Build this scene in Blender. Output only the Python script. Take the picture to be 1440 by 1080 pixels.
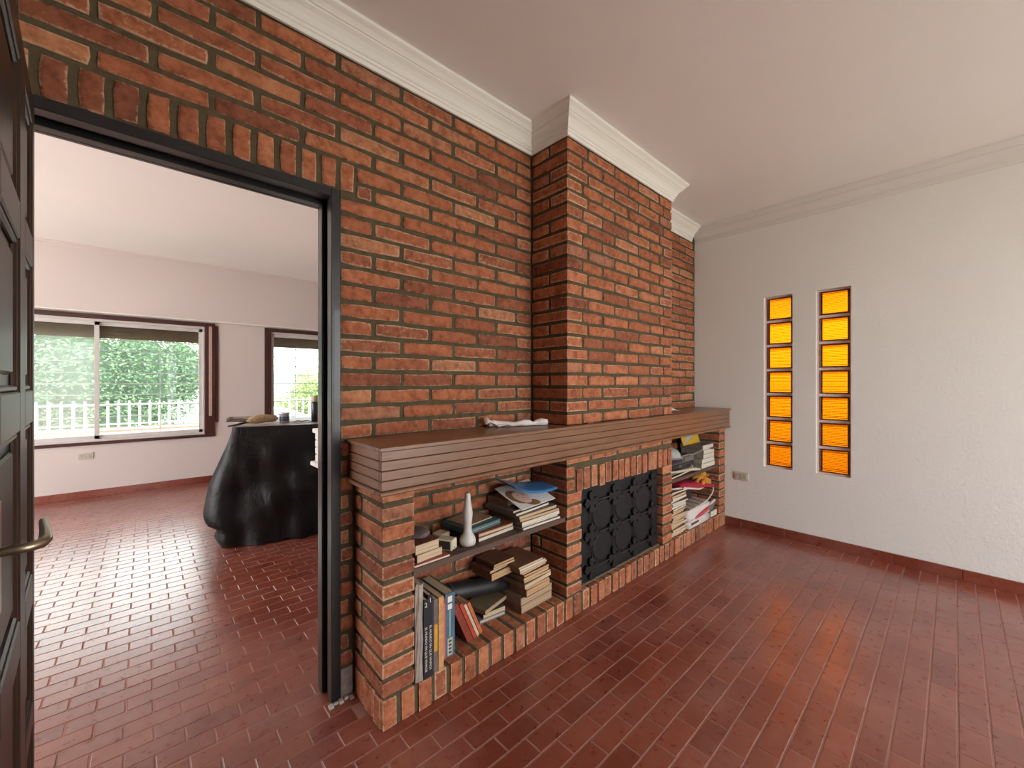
import bpy, bmesh, math, random
from mathutils import Vector, Matrix
random.seed(11)
S = bpy.context.scene
C = S.collection
for o in list(bpy.data.objects):
    bpy.data.objects.remove(o)

# ------------------------------------------------------------------ camera
H = 1.304
FOC = 568.7
FW = Vector((0.6748, 0.7380, 0.0)).normalized()
RT = Vector((FW.y, -FW.x, 0.0))
cam = bpy.data.cameras.new('camera')
cam.sensor_width = 36.0
cam.lens = FOC / 1440 * 36.0
cam.shift_y = -1.3 / 1440
cam.clip_start = 0.05
cam_o = bpy.data.objects.new('camera', cam)
C.objects.link(cam_o)
cam_o.location = (0, 0, H)
cam_o.rotation_euler = FW.to_track_quat('-Z', 'Y').to_euler()
S.camera = cam_o

# ------------------------------------------------------------------ world: even bright overcast sky
SKY = 7.0
w = bpy.data.worlds.new('world')
S.world = w
w.use_nodes = True
bg = w.node_tree.nodes['Background']
bg.inputs[0].default_value = (0.97, 0.98, 1.0, 1)
bg.inputs[1].default_value = SKY
S.view_settings.view_transform = 'Standard'
S.view_settings.look = 'None'
S.view_settings.gamma = 1
S.view_settings.exposure = 0.15
S.view_settings.use_curve_mapping = False
S.cycles.use_denoising = True
S.cycles.max_bounces = 14
S.cycles.diffuse_bounces = 6
S.cycles.transparent_max_bounces = 16
S.cycles.sample_clamp_indirect = 12


sun = bpy.data.lights.new('sun', 'SUN')
sun.energy = 14.0
sun.color = (1.0, .95, .88)
sun.angle = math.radians(4)
sun_o = bpy.data.objects.new('sun', sun)
C.objects.link(sun_o)
sun_o.rotation_euler = Vector((math.cos(math.radians(55)) * .97, -math.cos(math.radians(55)) * .24, -math.sin(math.radians(55)))).to_track_quat('-Z', 'Y').to_euler()


def portal(name, loc, rot, sx, sy):
    """Guides the sky's light sampling through a window opening; gives off nothing itself."""
    l = bpy.data.lights.new(name, 'AREA')
    l.shape = 'RECTANGLE'
    l.size, l.size_y = sx, sy
    l.cycles.is_portal = True
    o = bpy.data.objects.new(name, l)
    C.objects.link(o)
    o.location = loc
    o.rotation_euler = rot


P2 = math.pi / 2
# room geometry (metres): x along the brick wall, y away from the camera
XW = 4.0          # white wall
XL = -1.8         # hidden wall left of the camera
YB = -2.7         # hidden wall behind the camera
YW = 1.713        # brick face
YF = 1.435        # fireplace face
YP = 1.87         # far face of the brick wall
YQ = 6.663        # far room's window wall
ZC, ZC2 = 2.80, 2.85
FX0, FX1 = -3.2, 4.6
BW = (0.5, 3.6, 0.06, 2.45)     # garden door behind the camera: x0 x1 z0 z1
SW = (2.2, 6.3, 0.06, 2.5)      # side window of the far room: y0 y1 z0 z1
NW = (-2.2, 0.5, 0.9, 2.2)      # window in the wall left of the camera: y0 y1
W1 = (-1.48, 0.716, 0.597, 2.095)
W2 = (1.29, 3.2, 0.597, 2.095)
portal('portal_garden_door', ((BW[0] + BW[1]) / 2, YB - .05, (BW[2] + BW[3]) / 2), (P2, 0, 0), BW[1] - BW[0], BW[3] - BW[2])
portal('portal_side_window', (FX0 - .05, (SW[0] + SW[1]) / 2, (SW[2] + SW[3]) / 2), (0, -P2, 0), SW[3] - SW[2], SW[1] - SW[0])
for i, W in enumerate((W1, W2)):
    portal('portal_street_window', ((W[0] + W[1]) / 2, YQ + .17, 1.33), (-P2, 0, 0), W[1] - W[0] - .1, 1.3)

# ------------------------------------------------------------------ material helpers
def new_mat(name):
    m = bpy.data.materials.new(name)
    m.use_nodes = True
    nt = m.node_tree
    return m, nt, nt.nodes['Principled BSDF']


def N(nt, t, **kw):
    n = nt.nodes.new(t)
    for k, v in kw.items():
        setattr(n, k, v)
    return n


def rgb(c):
    return (c[0], c[1], c[2], 1)


def sr(r, g, b):
    f = lambda c: (c / 255 / 12.92) if c / 255 <= .04045 else ((c / 255 + .055) / 1.055) ** 2.4
    return (f(r), f(g), f(b))


def noise(nt, scale, detail=4, rough=.55, vec=None, w=None):
    n = N(nt, 'ShaderNodeTexNoise')
    n.inputs['Scale'].default_value = scale
    n.inputs['Detail'].default_value = detail
    n.inputs['Roughness'].default_value = rough
    if vec is not None:
        nt.links.new(vec, n.inputs['Vector'])
    return n


def ramp(nt, fac, stops):
    r = N(nt, 'ShaderNodeValToRGB')
    el = r.color_ramp.elements
    while len(el) < len(stops):
        el.new(.5)
    for e, (p, c) in zip(el, stops):
        e.position = p
        e.color = rgb(c)
    nt.links.new(fac, r.inputs[0])
    return r.outputs[0]


def mixc(nt, a, b, fac, mode='MIX'):
    n = N(nt, 'ShaderNodeMix', data_type='RGBA', blend_type=mode)
    for i, v in ((0, fac), (6, a), (7, b)):
        if isinstance(v, (int, float)):
            n.inputs[i].default_value = v
        elif isinstance(v, tuple):
            n.inputs[i].default_value = rgb(v)
        else:
            nt.links.new(v, n.inputs[i])
    return n.outputs[2]


def math_n(nt, op, a, b=None, clamp=False):
    n = N(nt, 'ShaderNodeMath', operation=op, use_clamp=clamp)
    for i, v in enumerate((a, b)):
        if v is None:
            continue
        if isinstance(v, (int, float)):
            n.inputs[i].default_value = v
        else:
            nt.links.new(v, n.inputs[i])
    return n.outputs[0]


def bump(nt, bsdf, h, strength, dist):
    b = N(nt, 'ShaderNodeBump')
    b.inputs['Strength'].default_value = strength
    b.inputs['Distance'].default_value = dist
    nt.links.new(h, b.inputs['Height'])
    nt.links.new(b.outputs[0], bsdf.inputs['Normal'])


def coords(nt, which='Object', scale=None):
    t = N(nt, 'ShaderNodeTexCoord').outputs[which]
    if scale:
        mp = N(nt, 'ShaderNodeMapping')
        mp.inputs['Scale'].default_value = scale
        nt.links.new(t, mp.inputs['Vector'])
        t = mp.outputs[0]
    return t


def piece_random(nt):
    """Random per piece: the object's own random number plus the 'rnd' attribute of joined pieces."""
    oi = N(nt, 'ShaderNodeObjectInfo').outputs['Random']
    at = N(nt, 'ShaderNodeAttribute', attribute_name='rnd').outputs['Fac']
    return math_n(nt, 'FRACT', math_n(nt, 'ADD', oi, at))


_plain = {}


def plain(col, rough=.6, metal=0.0, vary=.12, scale=30, coat=0.0, bmp=0.0, name='paint'):
    key = (tuple(round(c, 4) for c in col), rough, metal, vary, scale, coat, bmp)
    if key in _plain:
        return _plain[key]
    m, nt, b = new_mat(name)
    b.inputs['Roughness'].default_value = rough
    b.inputs['Metallic'].default_value = metal
    b.inputs['Coat Weight'].default_value = coat
    v = coords(nt)
    n = noise(nt, scale, 4, .6, v)
    c = ramp(nt, n.outputs[0], [(.3, tuple(x * (1 - vary) for x in col)), (.7, tuple(min(1, x * (1 + vary)) for x in col))])
    nt.links.new(c, b.inputs['Base Color'])
    if bmp:
        bump(nt, b, n.outputs[0], bmp, .004)
    _plain[key] = m
    return m


def mat_brick():
    m, nt, b = new_mat('brick')
    b.inputs['Roughness'].default_value = .82
    b.inputs['Specular IOR Level'].default_value = .25
    r = piece_random(nt)
    geo = N(nt, 'ShaderNodeNewGeometry').outputs['Position']
    n1 = noise(nt, 24, 6, .7, geo)
    n2 = noise(nt, 110, 5, .75, geo)
    n3 = noise(nt, 48, 8, .8, geo)
    n3.inputs['Distortion'].default_value = .6
    base = ramp(nt, r, [(0.0, (.265, .088, .047)), (.15, (.34, .110, .055)), (.45, (.42, .136, .062)), (.8, (.475, .164, .076)), (.93, (.53, .215, .10)), (1.0, (.35, .147, .09))])
    blot = ramp(nt, n1.outputs[0], [(.36, (.46, .44, .44)), (.5, (.92, .92, .92)), (.64, (1.15, 1.28, 1.42))])
    c = mixc(nt, base, blot, .8, 'MULTIPLY')
    e = N(nt, 'ShaderNodeAttribute', attribute_name='edge').outputs['Fac']
    # lime bloom: along the arrises, ragged, and a few loose blots of its own
    r2 = math_n(nt, 'FRACT', math_n(nt, 'MULTIPLY', r, 7.31))
    ee = math_n(nt, 'ADD', math_n(nt, 'MULTIPLY', e, .44), math_n(nt, 'MULTIPLY', math_n(nt, 'ADD', math_n(nt, 'MULTIPLY', n3.outputs[0], 2.3), -.65), .75))
    ee = math_n(nt, 'ADD', ee, math_n(nt, 'MULTIPLY', math_n(nt, 'POWER', r2, 2.0), .26))
    k = N(nt, 'ShaderNodeMapRange')
    k.inputs['From Min'].default_value = .68
    k.inputs['From Max'].default_value = .94
    nt.links.new(ee, k.inputs['Value'])
    c = mixc(nt, c, (.62, .42, .275), math_n(nt, 'MULTIPLY', k.outputs[0], .86))
    sp = N(nt, 'ShaderNodeMapRange')
    sp.inputs['From Min'].default_value = .72
    sp.inputs['From Max'].default_value = .80
    nt.links.new(n2.outputs[0], sp.inputs['Value'])
    c = mixc(nt, c, (.66, .56, .47), math_n(nt, 'MULTIPLY', sp.outputs[0], .45))
    nt.links.new(c, b.inputs['Base Color'])
    bump(nt, b, math_n(nt, 'ADD', n2.outputs[0], math_n(nt, 'MULTIPLY', n1.outputs[0], .6)), .55, .006)
    return m


def mat_mortar():
    m, nt, b = new_mat('mortar')
    b.inputs['Roughness'].default_value = .95
    geo = N(nt, 'ShaderNodeNewGeometry').outputs['Position']
    n = noise(nt, 35, 6, .7, geo)
    c = ramp(nt, n.outputs[0], [(.3, (.060, .044, .021)), (.7, (.120, .090, .047))])
    nt.links.new(c, b.inputs['Base Color'])
    bump(nt, b, n.outputs[0], .7, .006)
    return m


def mat_tile():
    m, nt, b = new_mat('red_floor_tile')
    geo = N(nt, 'ShaderNodeNewGeometry').outputs['Position']
    r = piece_random(nt)
    base = ramp(nt, r, [(0, (.165, .034, .019)), (.35, (.205, .044, .024)), (.75, (.225, .051, .028)), (1, (.250, .061, .034))])
    n1 = noise(nt, 2.4, 5, .6, geo)
    n2 = noise(nt, 26, 5, .7, geo)
    dust = N(nt, 'ShaderNodeMapRange')
    dust.inputs['From Min'].default_value = .47
    dust.inputs['From Max'].default_value = .78
    nt.links.new(math_n(nt, 'ADD', math_n(nt, 'MULTIPLY', n1.outputs[0], .75), math_n(nt, 'MULTIPLY', n2.outputs[0], .3)), dust.inputs['Value'])
    c = mixc(nt, base, (.42, .19, .15), math_n(nt, 'MULTIPLY', dust.outputs[0], .55))
    nt.links.new(c, b.inputs['Base Color'])
    rr = math_n(nt, 'ADD', math_n(nt, 'MULTIPLY', n2.outputs[0], .14), .22)
    nt.links.new(rr, b.inputs['Roughness'])
    b.inputs['Specular IOR Level'].default_value = .75
    b.inputs['Coat Weight'].default_value = .5
    b.inputs['Coat Roughness'].default_value = .22
    n4 = noise(nt, 60, 2, .5, geo)
    bump(nt, b, n4.outputs[0], .06, .002)
    return m


def mat_plaster(col, bmp, name, scale=55):
    m, nt, b = new_mat(name)
    b.inputs['Roughness'].default_value = .9
    geo = N(nt, 'ShaderNodeNewGeometry').outputs['Position']
    n = noise(nt, scale, 6, .6, geo)
    n2 = noise(nt, 1.2, 3, .5, geo)
    c = ramp(nt, n2.outputs[0], [(.3, tuple(x * .97 for x in col)), (.7, col)])
    nt.links.new(c, b.inputs['Base Color'])
    if bmp:
        bump(nt, b, n.outputs[0], bmp, .01)
    return m


def mat_wood(name, c0, c1, rough, axis=(3, 40, 40), coat=0.0, spec=.5):
    m, nt, b = new_mat(name)
    v = coords(nt, 'Object', axis)
    n = noise(nt, 2.2, 6, .62, v)
    c = ramp(nt, n.outputs[0], [(.28, c0), (.5, tuple((a + d) / 2 for a, d in zip(c0, c1))), (.74, c1)])
    nt.links.new(c, b.inputs['Base Color'])
    b.inputs['Roughness'].default_value = rough
    b.inputs['Coat Weight'].default_value = coat
    b.inputs['Coat Roughness'].default_value = .24
    b.inputs['Specular IOR Level'].default_value = spec
    bump(nt, b, n.outputs[0], .12, .003)
    return m


def mat_pages(col):
    m, nt, b = new_mat('book_pages')
    v = coords(nt, 'Object', (4, 4, 420))
    n = noise(nt, 1, 3, .6, v)
    c = ramp(nt, n.outputs[0], [(.3, tuple(x * .58 for x in col)), (.65, col)])
    nt.links.new(c, b.inputs['Base Color'])
    b.inputs['Roughness'].default_value = .9
    return m


def mat_pane(name, haze):
    m, nt, b = new_mat(name)
    out = nt.nodes['Material Output']
    nt.nodes.remove(b)
    t = N(nt, 'ShaderNodeBsdfTransparent')
    t.inputs[0].default_value = (.93, .97, .95, 1)
    g = N(nt, 'ShaderNodeBsdfGlossy')
    g.inputs['Roughness'].default_value = .02
    d = N(nt, 'ShaderNodeBsdfTranslucent')
    d.inputs[0].default_value = (.8, .85, .8, 1)
    fr = N(nt, 'ShaderNodeFresnel')
    fr.inputs[0].default_value = 1.25
    m1 = N(nt, 'ShaderNodeMixShader')
    m1.inputs[0].default_value = haze
    nt.links.new(t.outputs[0], m1.inputs[1])
    nt.links.new(d.outputs[0], m1.inputs[2])
    m2 = N(nt, 'ShaderNodeMixShader')
    nt.links.new(fr.outputs[0], m2.inputs[0])
    nt.links.new(m1.outputs[0], m2.inputs[1])
    nt.links.new(g.outputs[0], m2.inputs[2])
    nt.links.new(m2.outputs[0], out.inputs[0])
    return m


def mat_amber():
    m, nt, b = new_mat('amber_glass')
    b.inputs['Base Color'].default_value = (.50, .110, .001, 1)
    b.inputs['Roughness'].default_value = .10
    b.inputs['Transmission Weight'].default_value = 1
    b.inputs['IOR'].default_value = 1.45
    return m


BRICK, MORTAR, TILE = mat_brick(), mat_mortar(), mat_tile()
GROUT = mat_plaster((.34, .165, .13), .2, 'tile_grout')
STUCCO = mat_plaster((.79, .79, .75), .42, 'white_stucco', 42)
PLASTER = mat_plaster((.80, .76, .73), .05, 'white_plaster')
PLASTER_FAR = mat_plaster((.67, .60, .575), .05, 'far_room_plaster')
CEIL = mat_plaster((.88, .86, .83), .03, 'ceiling_paint')
CROWN = mat_plaster((.86, .86, .80), .0, 'crown_paint')
CROWN_TONED = mat_plaster((.74, .73, .69), .0, 'light_toned_crown_paint')  # crown paint darkened to imitate how light falls along the stucco wall
WOOD = mat_wood('mantel_wood', (.150, .066, .028), (.245, .116, .055), .36, (2.5, 45, 45), .3)
WOOD_Y = mat_wood('mantel_wood_end', (.150, .066, .028), (.245, .116, .055), .36, (45, 3, 45), .2)
SHELFW = mat_wood('shelf_wood', (.075, .040, .026), (.125, .072, .05), .6, (2.5, 40, 40))
DOORW = mat_wood('dark_door_wood', (.020, .0095, .005), (.048, .024, .013), .42, (40, 40, 3), .05, .35)
FRAMEM = plain((.018, .018, .019), .34, .35, .25, 18, .2, 0, 'dark_frame_enamel')
IRON = plain((.014, .014, .015), .55, .3, .3, 40, 0, .2, 'black_iron')
BRASS = plain((.30, .26, .18), .32, .9, .2, 20, 0, 0, 'worn_brass')
WINWOOD = mat_wood('red_brown_window_wood', (.045, .013, .010), (.085, .026, .020), .4, (40, 40, 3))
ALU = plain((.62, .60, .58), .45, .0, .05, 10, 0, 0, 'white_aluminium')
SHUT = plain((.16, .095, .055), .6, 0, .15, 15, 0, 0, 'brown_shutter')
PANE, PANE_HAZE = mat_pane('window_glass', .02), mat_pane('screened_window_glass', .11)
AMBER = mat_amber()
AMBER_RIM = plain((.10, .018, .004), .3, 0, .2, 20, .3, 0, 'dark_amber_rim')
WHITEPL = plain((.72, .70, .64), .45, 0, .04, 10, 0, 0, 'white_plastic')
PAGES = [mat_pages(c) for c in ((.62, .44, .25), (.70, .55, .36), (.58, .37, .19), (.76, .70, .58), (.52, .36, .22))]

# ------------------------------------------------------------------ mesh helpers
def obj(name, bm, mat, parent=None, loc=None, rot=None, smooth=False):
    me = bpy.data.meshes.new(name)
    bmesh.ops.recalc_face_normals(bm, faces=bm.faces)
    bm.to_mesh(me)
    bm.free()
    for m in (mat if isinstance(mat, (list, tuple)) else [mat]):
        me.materials.append(m)
    if smooth:
        for p in me.polygons:
            p.use_smooth = True
    o = bpy.data.objects.new(name, me)
    C.objects.link(o)
    if parent:
        o.parent = parent
    if loc:
        o.location = loc
    if rot:
        o.rotation_euler = rot
    return o


def box(bm, x0, x1, y0, y1, z0, z1, bev=0.0, mi=0, M=None):
    r = bmesh.ops.create_cube(bm, size=1)
    T = Matrix.Translation(((x0 + x1) / 2, (y0 + y1) / 2, (z0 + z1) / 2)) @ Matrix.Diagonal((abs(x1 - x0), abs(y1 - y0), abs(z1 - z0), 1))
    bmesh.ops.transform(bm, matrix=(M @ T) if M else T, verts=r['verts'])
    fs = {f for v in r['verts'] for f in v.link_faces}
    for f in fs:
        f.material_index = mi
    if bev:
        es = list({e for v in r['verts'] for e in v.link_edges})
        g = bmesh.ops.bevel(bm, geom=es, offset=bev, segments=1, affect='EDGES', profile=.5)
        for f in g['faces']:
            f.material_index = mi
    return bm


def B(*a, **k):
    bm = bmesh.new()
    return box(bm, *a, **k)


def boxes(lst, bev=0.0):
    bm = bmesh.new()
    for a in lst:
        box(bm, *a, bev=bev)
    return bm


def tube(bm, pts, rad, seg=8, cap=True):
    pts = [Vector(p) for p in pts]
    rs = rad if isinstance(rad, (list, tuple)) else [rad] * len(pts)
    rings = []
    up = Vector((0, 0, 1))
    for i, p in enumerate(pts):
        d = (pts[min(i + 1, len(pts) - 1)] - pts[max(i - 1, 0)]).normalized()
        a = d.cross(up)
        if a.length < 1e-3:
            a = d.cross(Vector((1, 0, 0)))
        a.normalize()
        b2 = d.cross(a)
        rings.append([bm.verts.new(p + (a * math.cos(t) + b2 * math.sin(t)) * rs[i]) for t in [2 * math.pi * k / seg for k in range(seg)]])
    for r0, r1 in zip(rings, rings[1:]):
        for k in range(seg):
            bm.faces.new((r0[k], r0[(k + 1) % seg], r1[(k + 1) % seg], r1[k]))
    if cap:
        bm.faces.new(rings[0])
        bm.faces.new(rings[-1][::-1])
    return bm


def lathe(bm, prof, seg=20, sx=1, sy=1):
    rings = [[bm.verts.new((r * sx * math.cos(2 * math.pi * k / seg), r * sy * math.sin(2 * math.pi * k / seg), z)) for k in range(seg)] for r, z in prof]
    for r0, r1 in zip(rings, rings[1:]):
        for k in range(seg):
            bm.faces.new((r0[k], r0[(k + 1) % seg], r1[(k + 1) % seg], r1[k]))
    bm.faces.new(rings[0])
    bm.faces.new(rings[-1][::-1])
    return bm


def sweep(bm, prof, path):
    """prof: (distance into the room, z); path: plan points with the room on the right hand; mitred."""
    path = [Vector(p) for p in path]
    rows = []
    for i, p in enumerate(path):
        ds = []
        if i > 0:
            ds.append((p - path[i - 1]).normalized())
        if i < len(path) - 1:
            ds.append((path[i + 1] - p).normalized())
        ns = [Vector((d.y, -d.x)) for d in ds]
        if len(ns) == 2:
            n = (ns[0] + ns[1])
            n = n / max(1e-6, n.dot(ns[0]))
        else:
            n = ns[0]
        rows.append([bm.verts.new((p.x + n.x * d, p.y + n.y * d, z)) for d, z in prof])
    for r0, r1 in zip(rows, rows[1:]):
        for k in range(len(prof) - 1):
            bm.faces.new((r0[k], r0[k + 1], r1[k + 1], r1[k]))
    bm.faces.new(rows[0])
    bm.faces.new(rows[-1][::-1])
    return bm


def tag(o, label=None, cat=None, group=None, kind=None):
    for k, v in (('label', label), ('category', cat), ('group', group), ('kind', kind)):
        if v:
            o[k] = v
    return o


def thing(name, label, cat, loc=(0, 0, 0), rotz=0, group=None, M=None, kind=None):
    o = bpy.data.objects.new(name, None)
    o.empty_display_size = .05
    C.objects.link(o)
    if M is not None:
        o.matrix_world = M
    else:
        o.location = loc
        o.rotation_euler = (0, 0, rotz)
    return tag(o, label, cat, group, kind)


def struct(name, bm, mat, label, cat, **k):
    return tag(obj(name, bm, mat, **k), label, cat, None, 'structure')


# ------------------------------------------------------------------ bricks and tiles (shared meshes)
_cache = {}


def set_attr(me, name, vals):
    a = me.attributes.new(name, 'FLOAT', 'POINT')
    a.data.foreach_set('value', vals)


def brick_face_mesh(L, Hh, D, var):
    """A brick seen from its face: ragged outline, slightly pillowed front (local -y), body going back to y=D."""
    key = ('f', round(L, 3), round(Hh, 3), round(D, 3), var)
    if key in _cache:
        return _cache[key]
    rn = random.Random(str(key))
    j = lambda s: rn.uniform(-s, s)
    cr = .006
    out = [(cr * .3, cr * .3), (L * .33, 0), (L * .66, 0), (L - cr * .3, cr * .3), (L, Hh * .5), (L - cr * .3, Hh - cr * .3), (L * .66, Hh), (L * .33, Hh), (cr * .3, Hh - cr * .3), (0, Hh * .5)]
    if Hh > L:
        out = [(cr * .3, cr * .3), (L * .5, 0), (L - cr * .3, cr * .3), (L, Hh * .33), (L, Hh * .66), (L - cr * .3, Hh - cr * .3), (L * .5, Hh), (cr * .3, Hh - cr * .3), (0, Hh * .66), (0, Hh * .33)]
    cx, cz = L / 2, Hh / 2
    out = [(x + j(.0022), z + j(.0026)) for x, z in out]
    ins = .010
    inner = [(cx + (x - cx) * (1 - ins / (L / 2)), cz + (z - cz) * (1 - ins / (Hh / 2))) for x, z in out]
    n = len(out)
    vs = [(x - cx, D, z - cz) for x, z in out] + [(x - cx, .0035, z - cz) for x, z in out] + [(x - cx, j(.0012), z - cz) for x, z in inner]
    fs = []
    for a in range(n):
        b2 = (a + 1) % n
        fs.append((a, b2, n + b2, n + a))
        fs.append((n + a, n + b2, 2 * n + b2, 2 * n + a))
    fs.append(tuple(range(2 * n, 3 * n)))
    me = bpy.data.meshes.new('brick')
    me.from_pydata(vs, [], fs)
    for i, p in enumerate(me.polygons):
        p.use_smooth = (i == 2 * n) or (i % 2 == 1)
    set_attr(me, 'edge', [1.0] * (2 * n) + [0.0] * n)
    me.materials.append(BRICK)
    bm = bmesh.new()
    bm.from_mesh(me)
    bmesh.ops.recalc_face_normals(bm, faces=bm.faces)
    bm.to_mesh(me)
    bm.free()
    _cache[key] = me
    return me


def brick_box_mesh(lx, ly, lz, var):
    """A whole brick for corners: every face inset once so that the arrises can carry lime bloom."""
    key = ('b', round(lx, 3), round(ly, 3), round(lz, 3), var)
    if key in _cache:
        return _cache[key]
    rn = random.Random(str(key))
    j = lambda s: rn.uniform(-s, s)
    vs, fs, ed = [], [], []
    cid = {}
    for sx in (-1, 1):
        for sy in (-1, 1):
            for sz in (-1, 1):
                cid[(sx, sy, sz)] = len(vs)
                vs.append((sx * (lx / 2 - .0015) + j(.0018), sy * (ly / 2 - .0015) + j(.0018), sz * (lz / 2 - .0015) + j(.0022)))
                ed.append(1.0)
    dim = (lx, ly, lz)
    for ax in range(3):
        u, v = [a for a in range(3) if a != ax]
        for s in (-1, 1):
            ring = []
            for su, sv in ((-1, -1), (1, -1), (1, 1), (-1, 1)):
                p = [0, 0, 0]
                p[ax] = s * dim[ax] / 2
                p[u] = su * (dim[u] / 2 - min(.011, dim[u] * .3))
                p[v] = sv * (dim[v] / 2 - min(.011, dim[v] * .3))
                c = [0, 0, 0]
                c[ax], c[u], c[v] = s, su, sv
                ring.append((len(vs), cid[tuple(c)]))
                vs.append(tuple(p))
                ed.append(0.0)
            fs.append(tuple(r[0] for r in ring))
            for a in range(4):
                b2 = (a + 1) % 4
                fs.append((ring[a][1], ring[b2][1], ring[b2][0], ring[a][0]))
    me = bpy.data.meshes.new('brick')
    me.from_pydata(vs, [], fs)
    set_attr(me, 'edge', ed)
    me.materials.append(BRICK)
    bm = bmesh.new()
    bm.from_mesh(me)
    bmesh.ops.recalc_face_normals(bm, faces=bm.faces)
    bm.to_mesh(me)
    bm.free()
    _cache[key] = me
    return me


def tile_mesh(lx, ly, t, var):
    key = ('t', round(lx, 3), round(ly, 3), t, var)
    if key in _cache:
        return _cache[key]
    rn = random.Random(str(key))
    b2 = .0022
    j = lambda s: rn.uniform(-s, s)
    lo = [(-lx / 2 + j(.0007), -ly / 2 + j(.0007)), (lx / 2 + j(.0007), -ly / 2 + j(.0007)), (lx / 2 + j(.0007), ly / 2 + j(.0007)), (-lx / 2 + j(.0007), ly / 2 + j(.0007))]
    hi = [(x * (1 - 2 * b2 / lx), y * (1 - 2 * b2 / ly)) for x, y in lo]
    vs = [(x, y, -t) for x, y in lo] + [(x, y, -.0018) for x, y in lo] + [(x, y, 0) for x, y in hi]
    fs = [(8, 9, 10, 11)]
    for a in range(4):
        c = (a + 1) % 4
        fs += [(a, c, 4 + c, 4 + a), (4 + a, 4 + c, 8 + c, 8 + a)]
    me = bpy.data.meshes.new('floor_tile')
    me.from_pydata(vs, [], fs)
    me.materials.append(TILE)
    _cache[key] = me
    return me


def view_size(p, area):
    """How large a piece at p shows in the photograph (0 when out of frame)."""
    d = Vector(p) - Vector((0, 0, H))
    k = d.dot(FW)
    if k < .15:
        return 0
    u = 720 + FOC * d.dot(RT) / k
    v = 540 - FOC * d.z / k
    if not (-30 < u < 1470 and -30 < v < 1110):
        return 0
    return area / (k * k)


def emit(parent, pieces, name, field, limit=300):
    """pieces: (mesh, matrix, weight). The largest in view become parts; the rest join into one part."""
    pieces = sorted(pieces, key=lambda q: -view_size(q[1].translation, q[2]))
    rest = []
    for i, (me, M, wgt) in enumerate(pieces):
        if i < limit and view_size(M.translation, wgt) > 0:
            o = bpy.data.objects.new(name, me)
            C.objects.link(o)
            o.parent = parent
            o.matrix_local = M
        else:
            rest.append((me, M))
    if rest:
        vs, fs, ed, rd, sm = [], [], [], [], []
        for me, M in rest:
            n0 = len(vs)
            vs += [tuple(M @ v.co) for v in me.vertices]
            fs += [tuple(n0 + i for i in p.vertices) for p in me.polygons]
            a = me.attributes.get('edge')
            ed += [d.value for d in a.data] if a else [0.0] * len(me.vertices)
            rd += [random.random()] * len(me.vertices)
            sm += [p.use_smooth for p in me.polygons]
        mm = bpy.data.meshes.new(field)
        mm.from_pydata(vs, [], fs)
        mm.polygons.foreach_set('use_smooth', sm)
        set_attr(mm, 'edge', ed)
        set_attr(mm, 'rnd', rd)
        mm.materials.append(rest[0][0].materials[0])
        o = bpy.data.objects.new(field, mm)
        C.objects.link(o)
        o.parent = parent
        o['kind'] = 'stuff'


def M_face(x, y, z, n='-y'):
    """Matrix for a face brick centred at (x,y,z) looking towards n."""
    a = {'-y': 0, '-x': -P2, '+x': P2}[n]
    return Matrix.Translation((x, y, z)) @ Matrix.Rotation(a + random.uniform(-.003, .003), 4, 'Z') @ Matrix.Rotation(random.uniform(-.004, .004), 4, 'Y')


ZT0, CP, BH = 2.658, .0729, .0545      # top course, course pitch, brick height
zt = lambda k: ZT0 - CP * k
rv = lambda: random.randrange(5)
prd = lambda: random.uniform(-.0022, .0022)


def course_face(out, k, xs, y, n='-y', h=None, ztop=None):
    """Adds face bricks of one course; xs are (start, end) along the face."""
    h = h or BH
    z = (zt(k) if ztop is None else ztop) - h / 2
    for a, b2 in xs:
        L = b2 - a
        if L < .02:
            continue
        me = brick_face_mesh(L, h, .03, rv())
        c = (a + b2) / 2
        if n == '-y':
            M = M_face(c, y + prd(), z, n)
        else:
            M = M_face(y + prd(), c, z, n)
        out.append((me, M, L * h))


# ================================================================== THE SETTING
# --- floors
TX, TY = .1672, .0825


def floor_tiles(parent, x0, x1, y0, y1, skip=None):
    ps = []
    n0, n1 = math.floor((y0 - 1.063) / TY), math.ceil((y1 - 1.063) / TY)
    for n in range(n0, n1):
        ya, yb = 1.063 + n * TY, 1.063 + (n + 1) * TY
        ya2, yb2 = max(ya, y0), min(yb, y1)
        if yb2 - ya2 < .012:
            continue
        off = (.035 if n % 2 else .035 + TX / 2) + random.uniform(-.003, .003)
        m0, m1 = math.floor((x0 - off) / TX), math.ceil((x1 - off) / TX)
        for mm in range(m0, m1):
            xa, xb = max(off + mm * TX, x0), min(off + (mm + 1) * TX, x1)
            if xb - xa < .012:
                continue
            cx, cy = (xa + xb) / 2, (ya2 + yb2) / 2
            if skip and skip(cx, cy):
                continue
            me = tile_mesh(round(xb - xa - .0042, 3), round(yb2 - ya2 - .0042, 3), .012, rv())
            M = Matrix.Translation((cx, cy, random.uniform(-.0005, .0005))) @ Matrix.Rotation(random.uniform(-.004, .004), 4, 'X') @ Matrix.Rotation(random.uniform(-.003, .003), 4, 'Y')
            ps.append((me, M, (xb - xa) * (yb2 - ya2) * .5 / max(.3, math.hypot(cx, cy))))
    emit(parent, ps, 'floor_tile', 'floor_tile_field')


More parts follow.
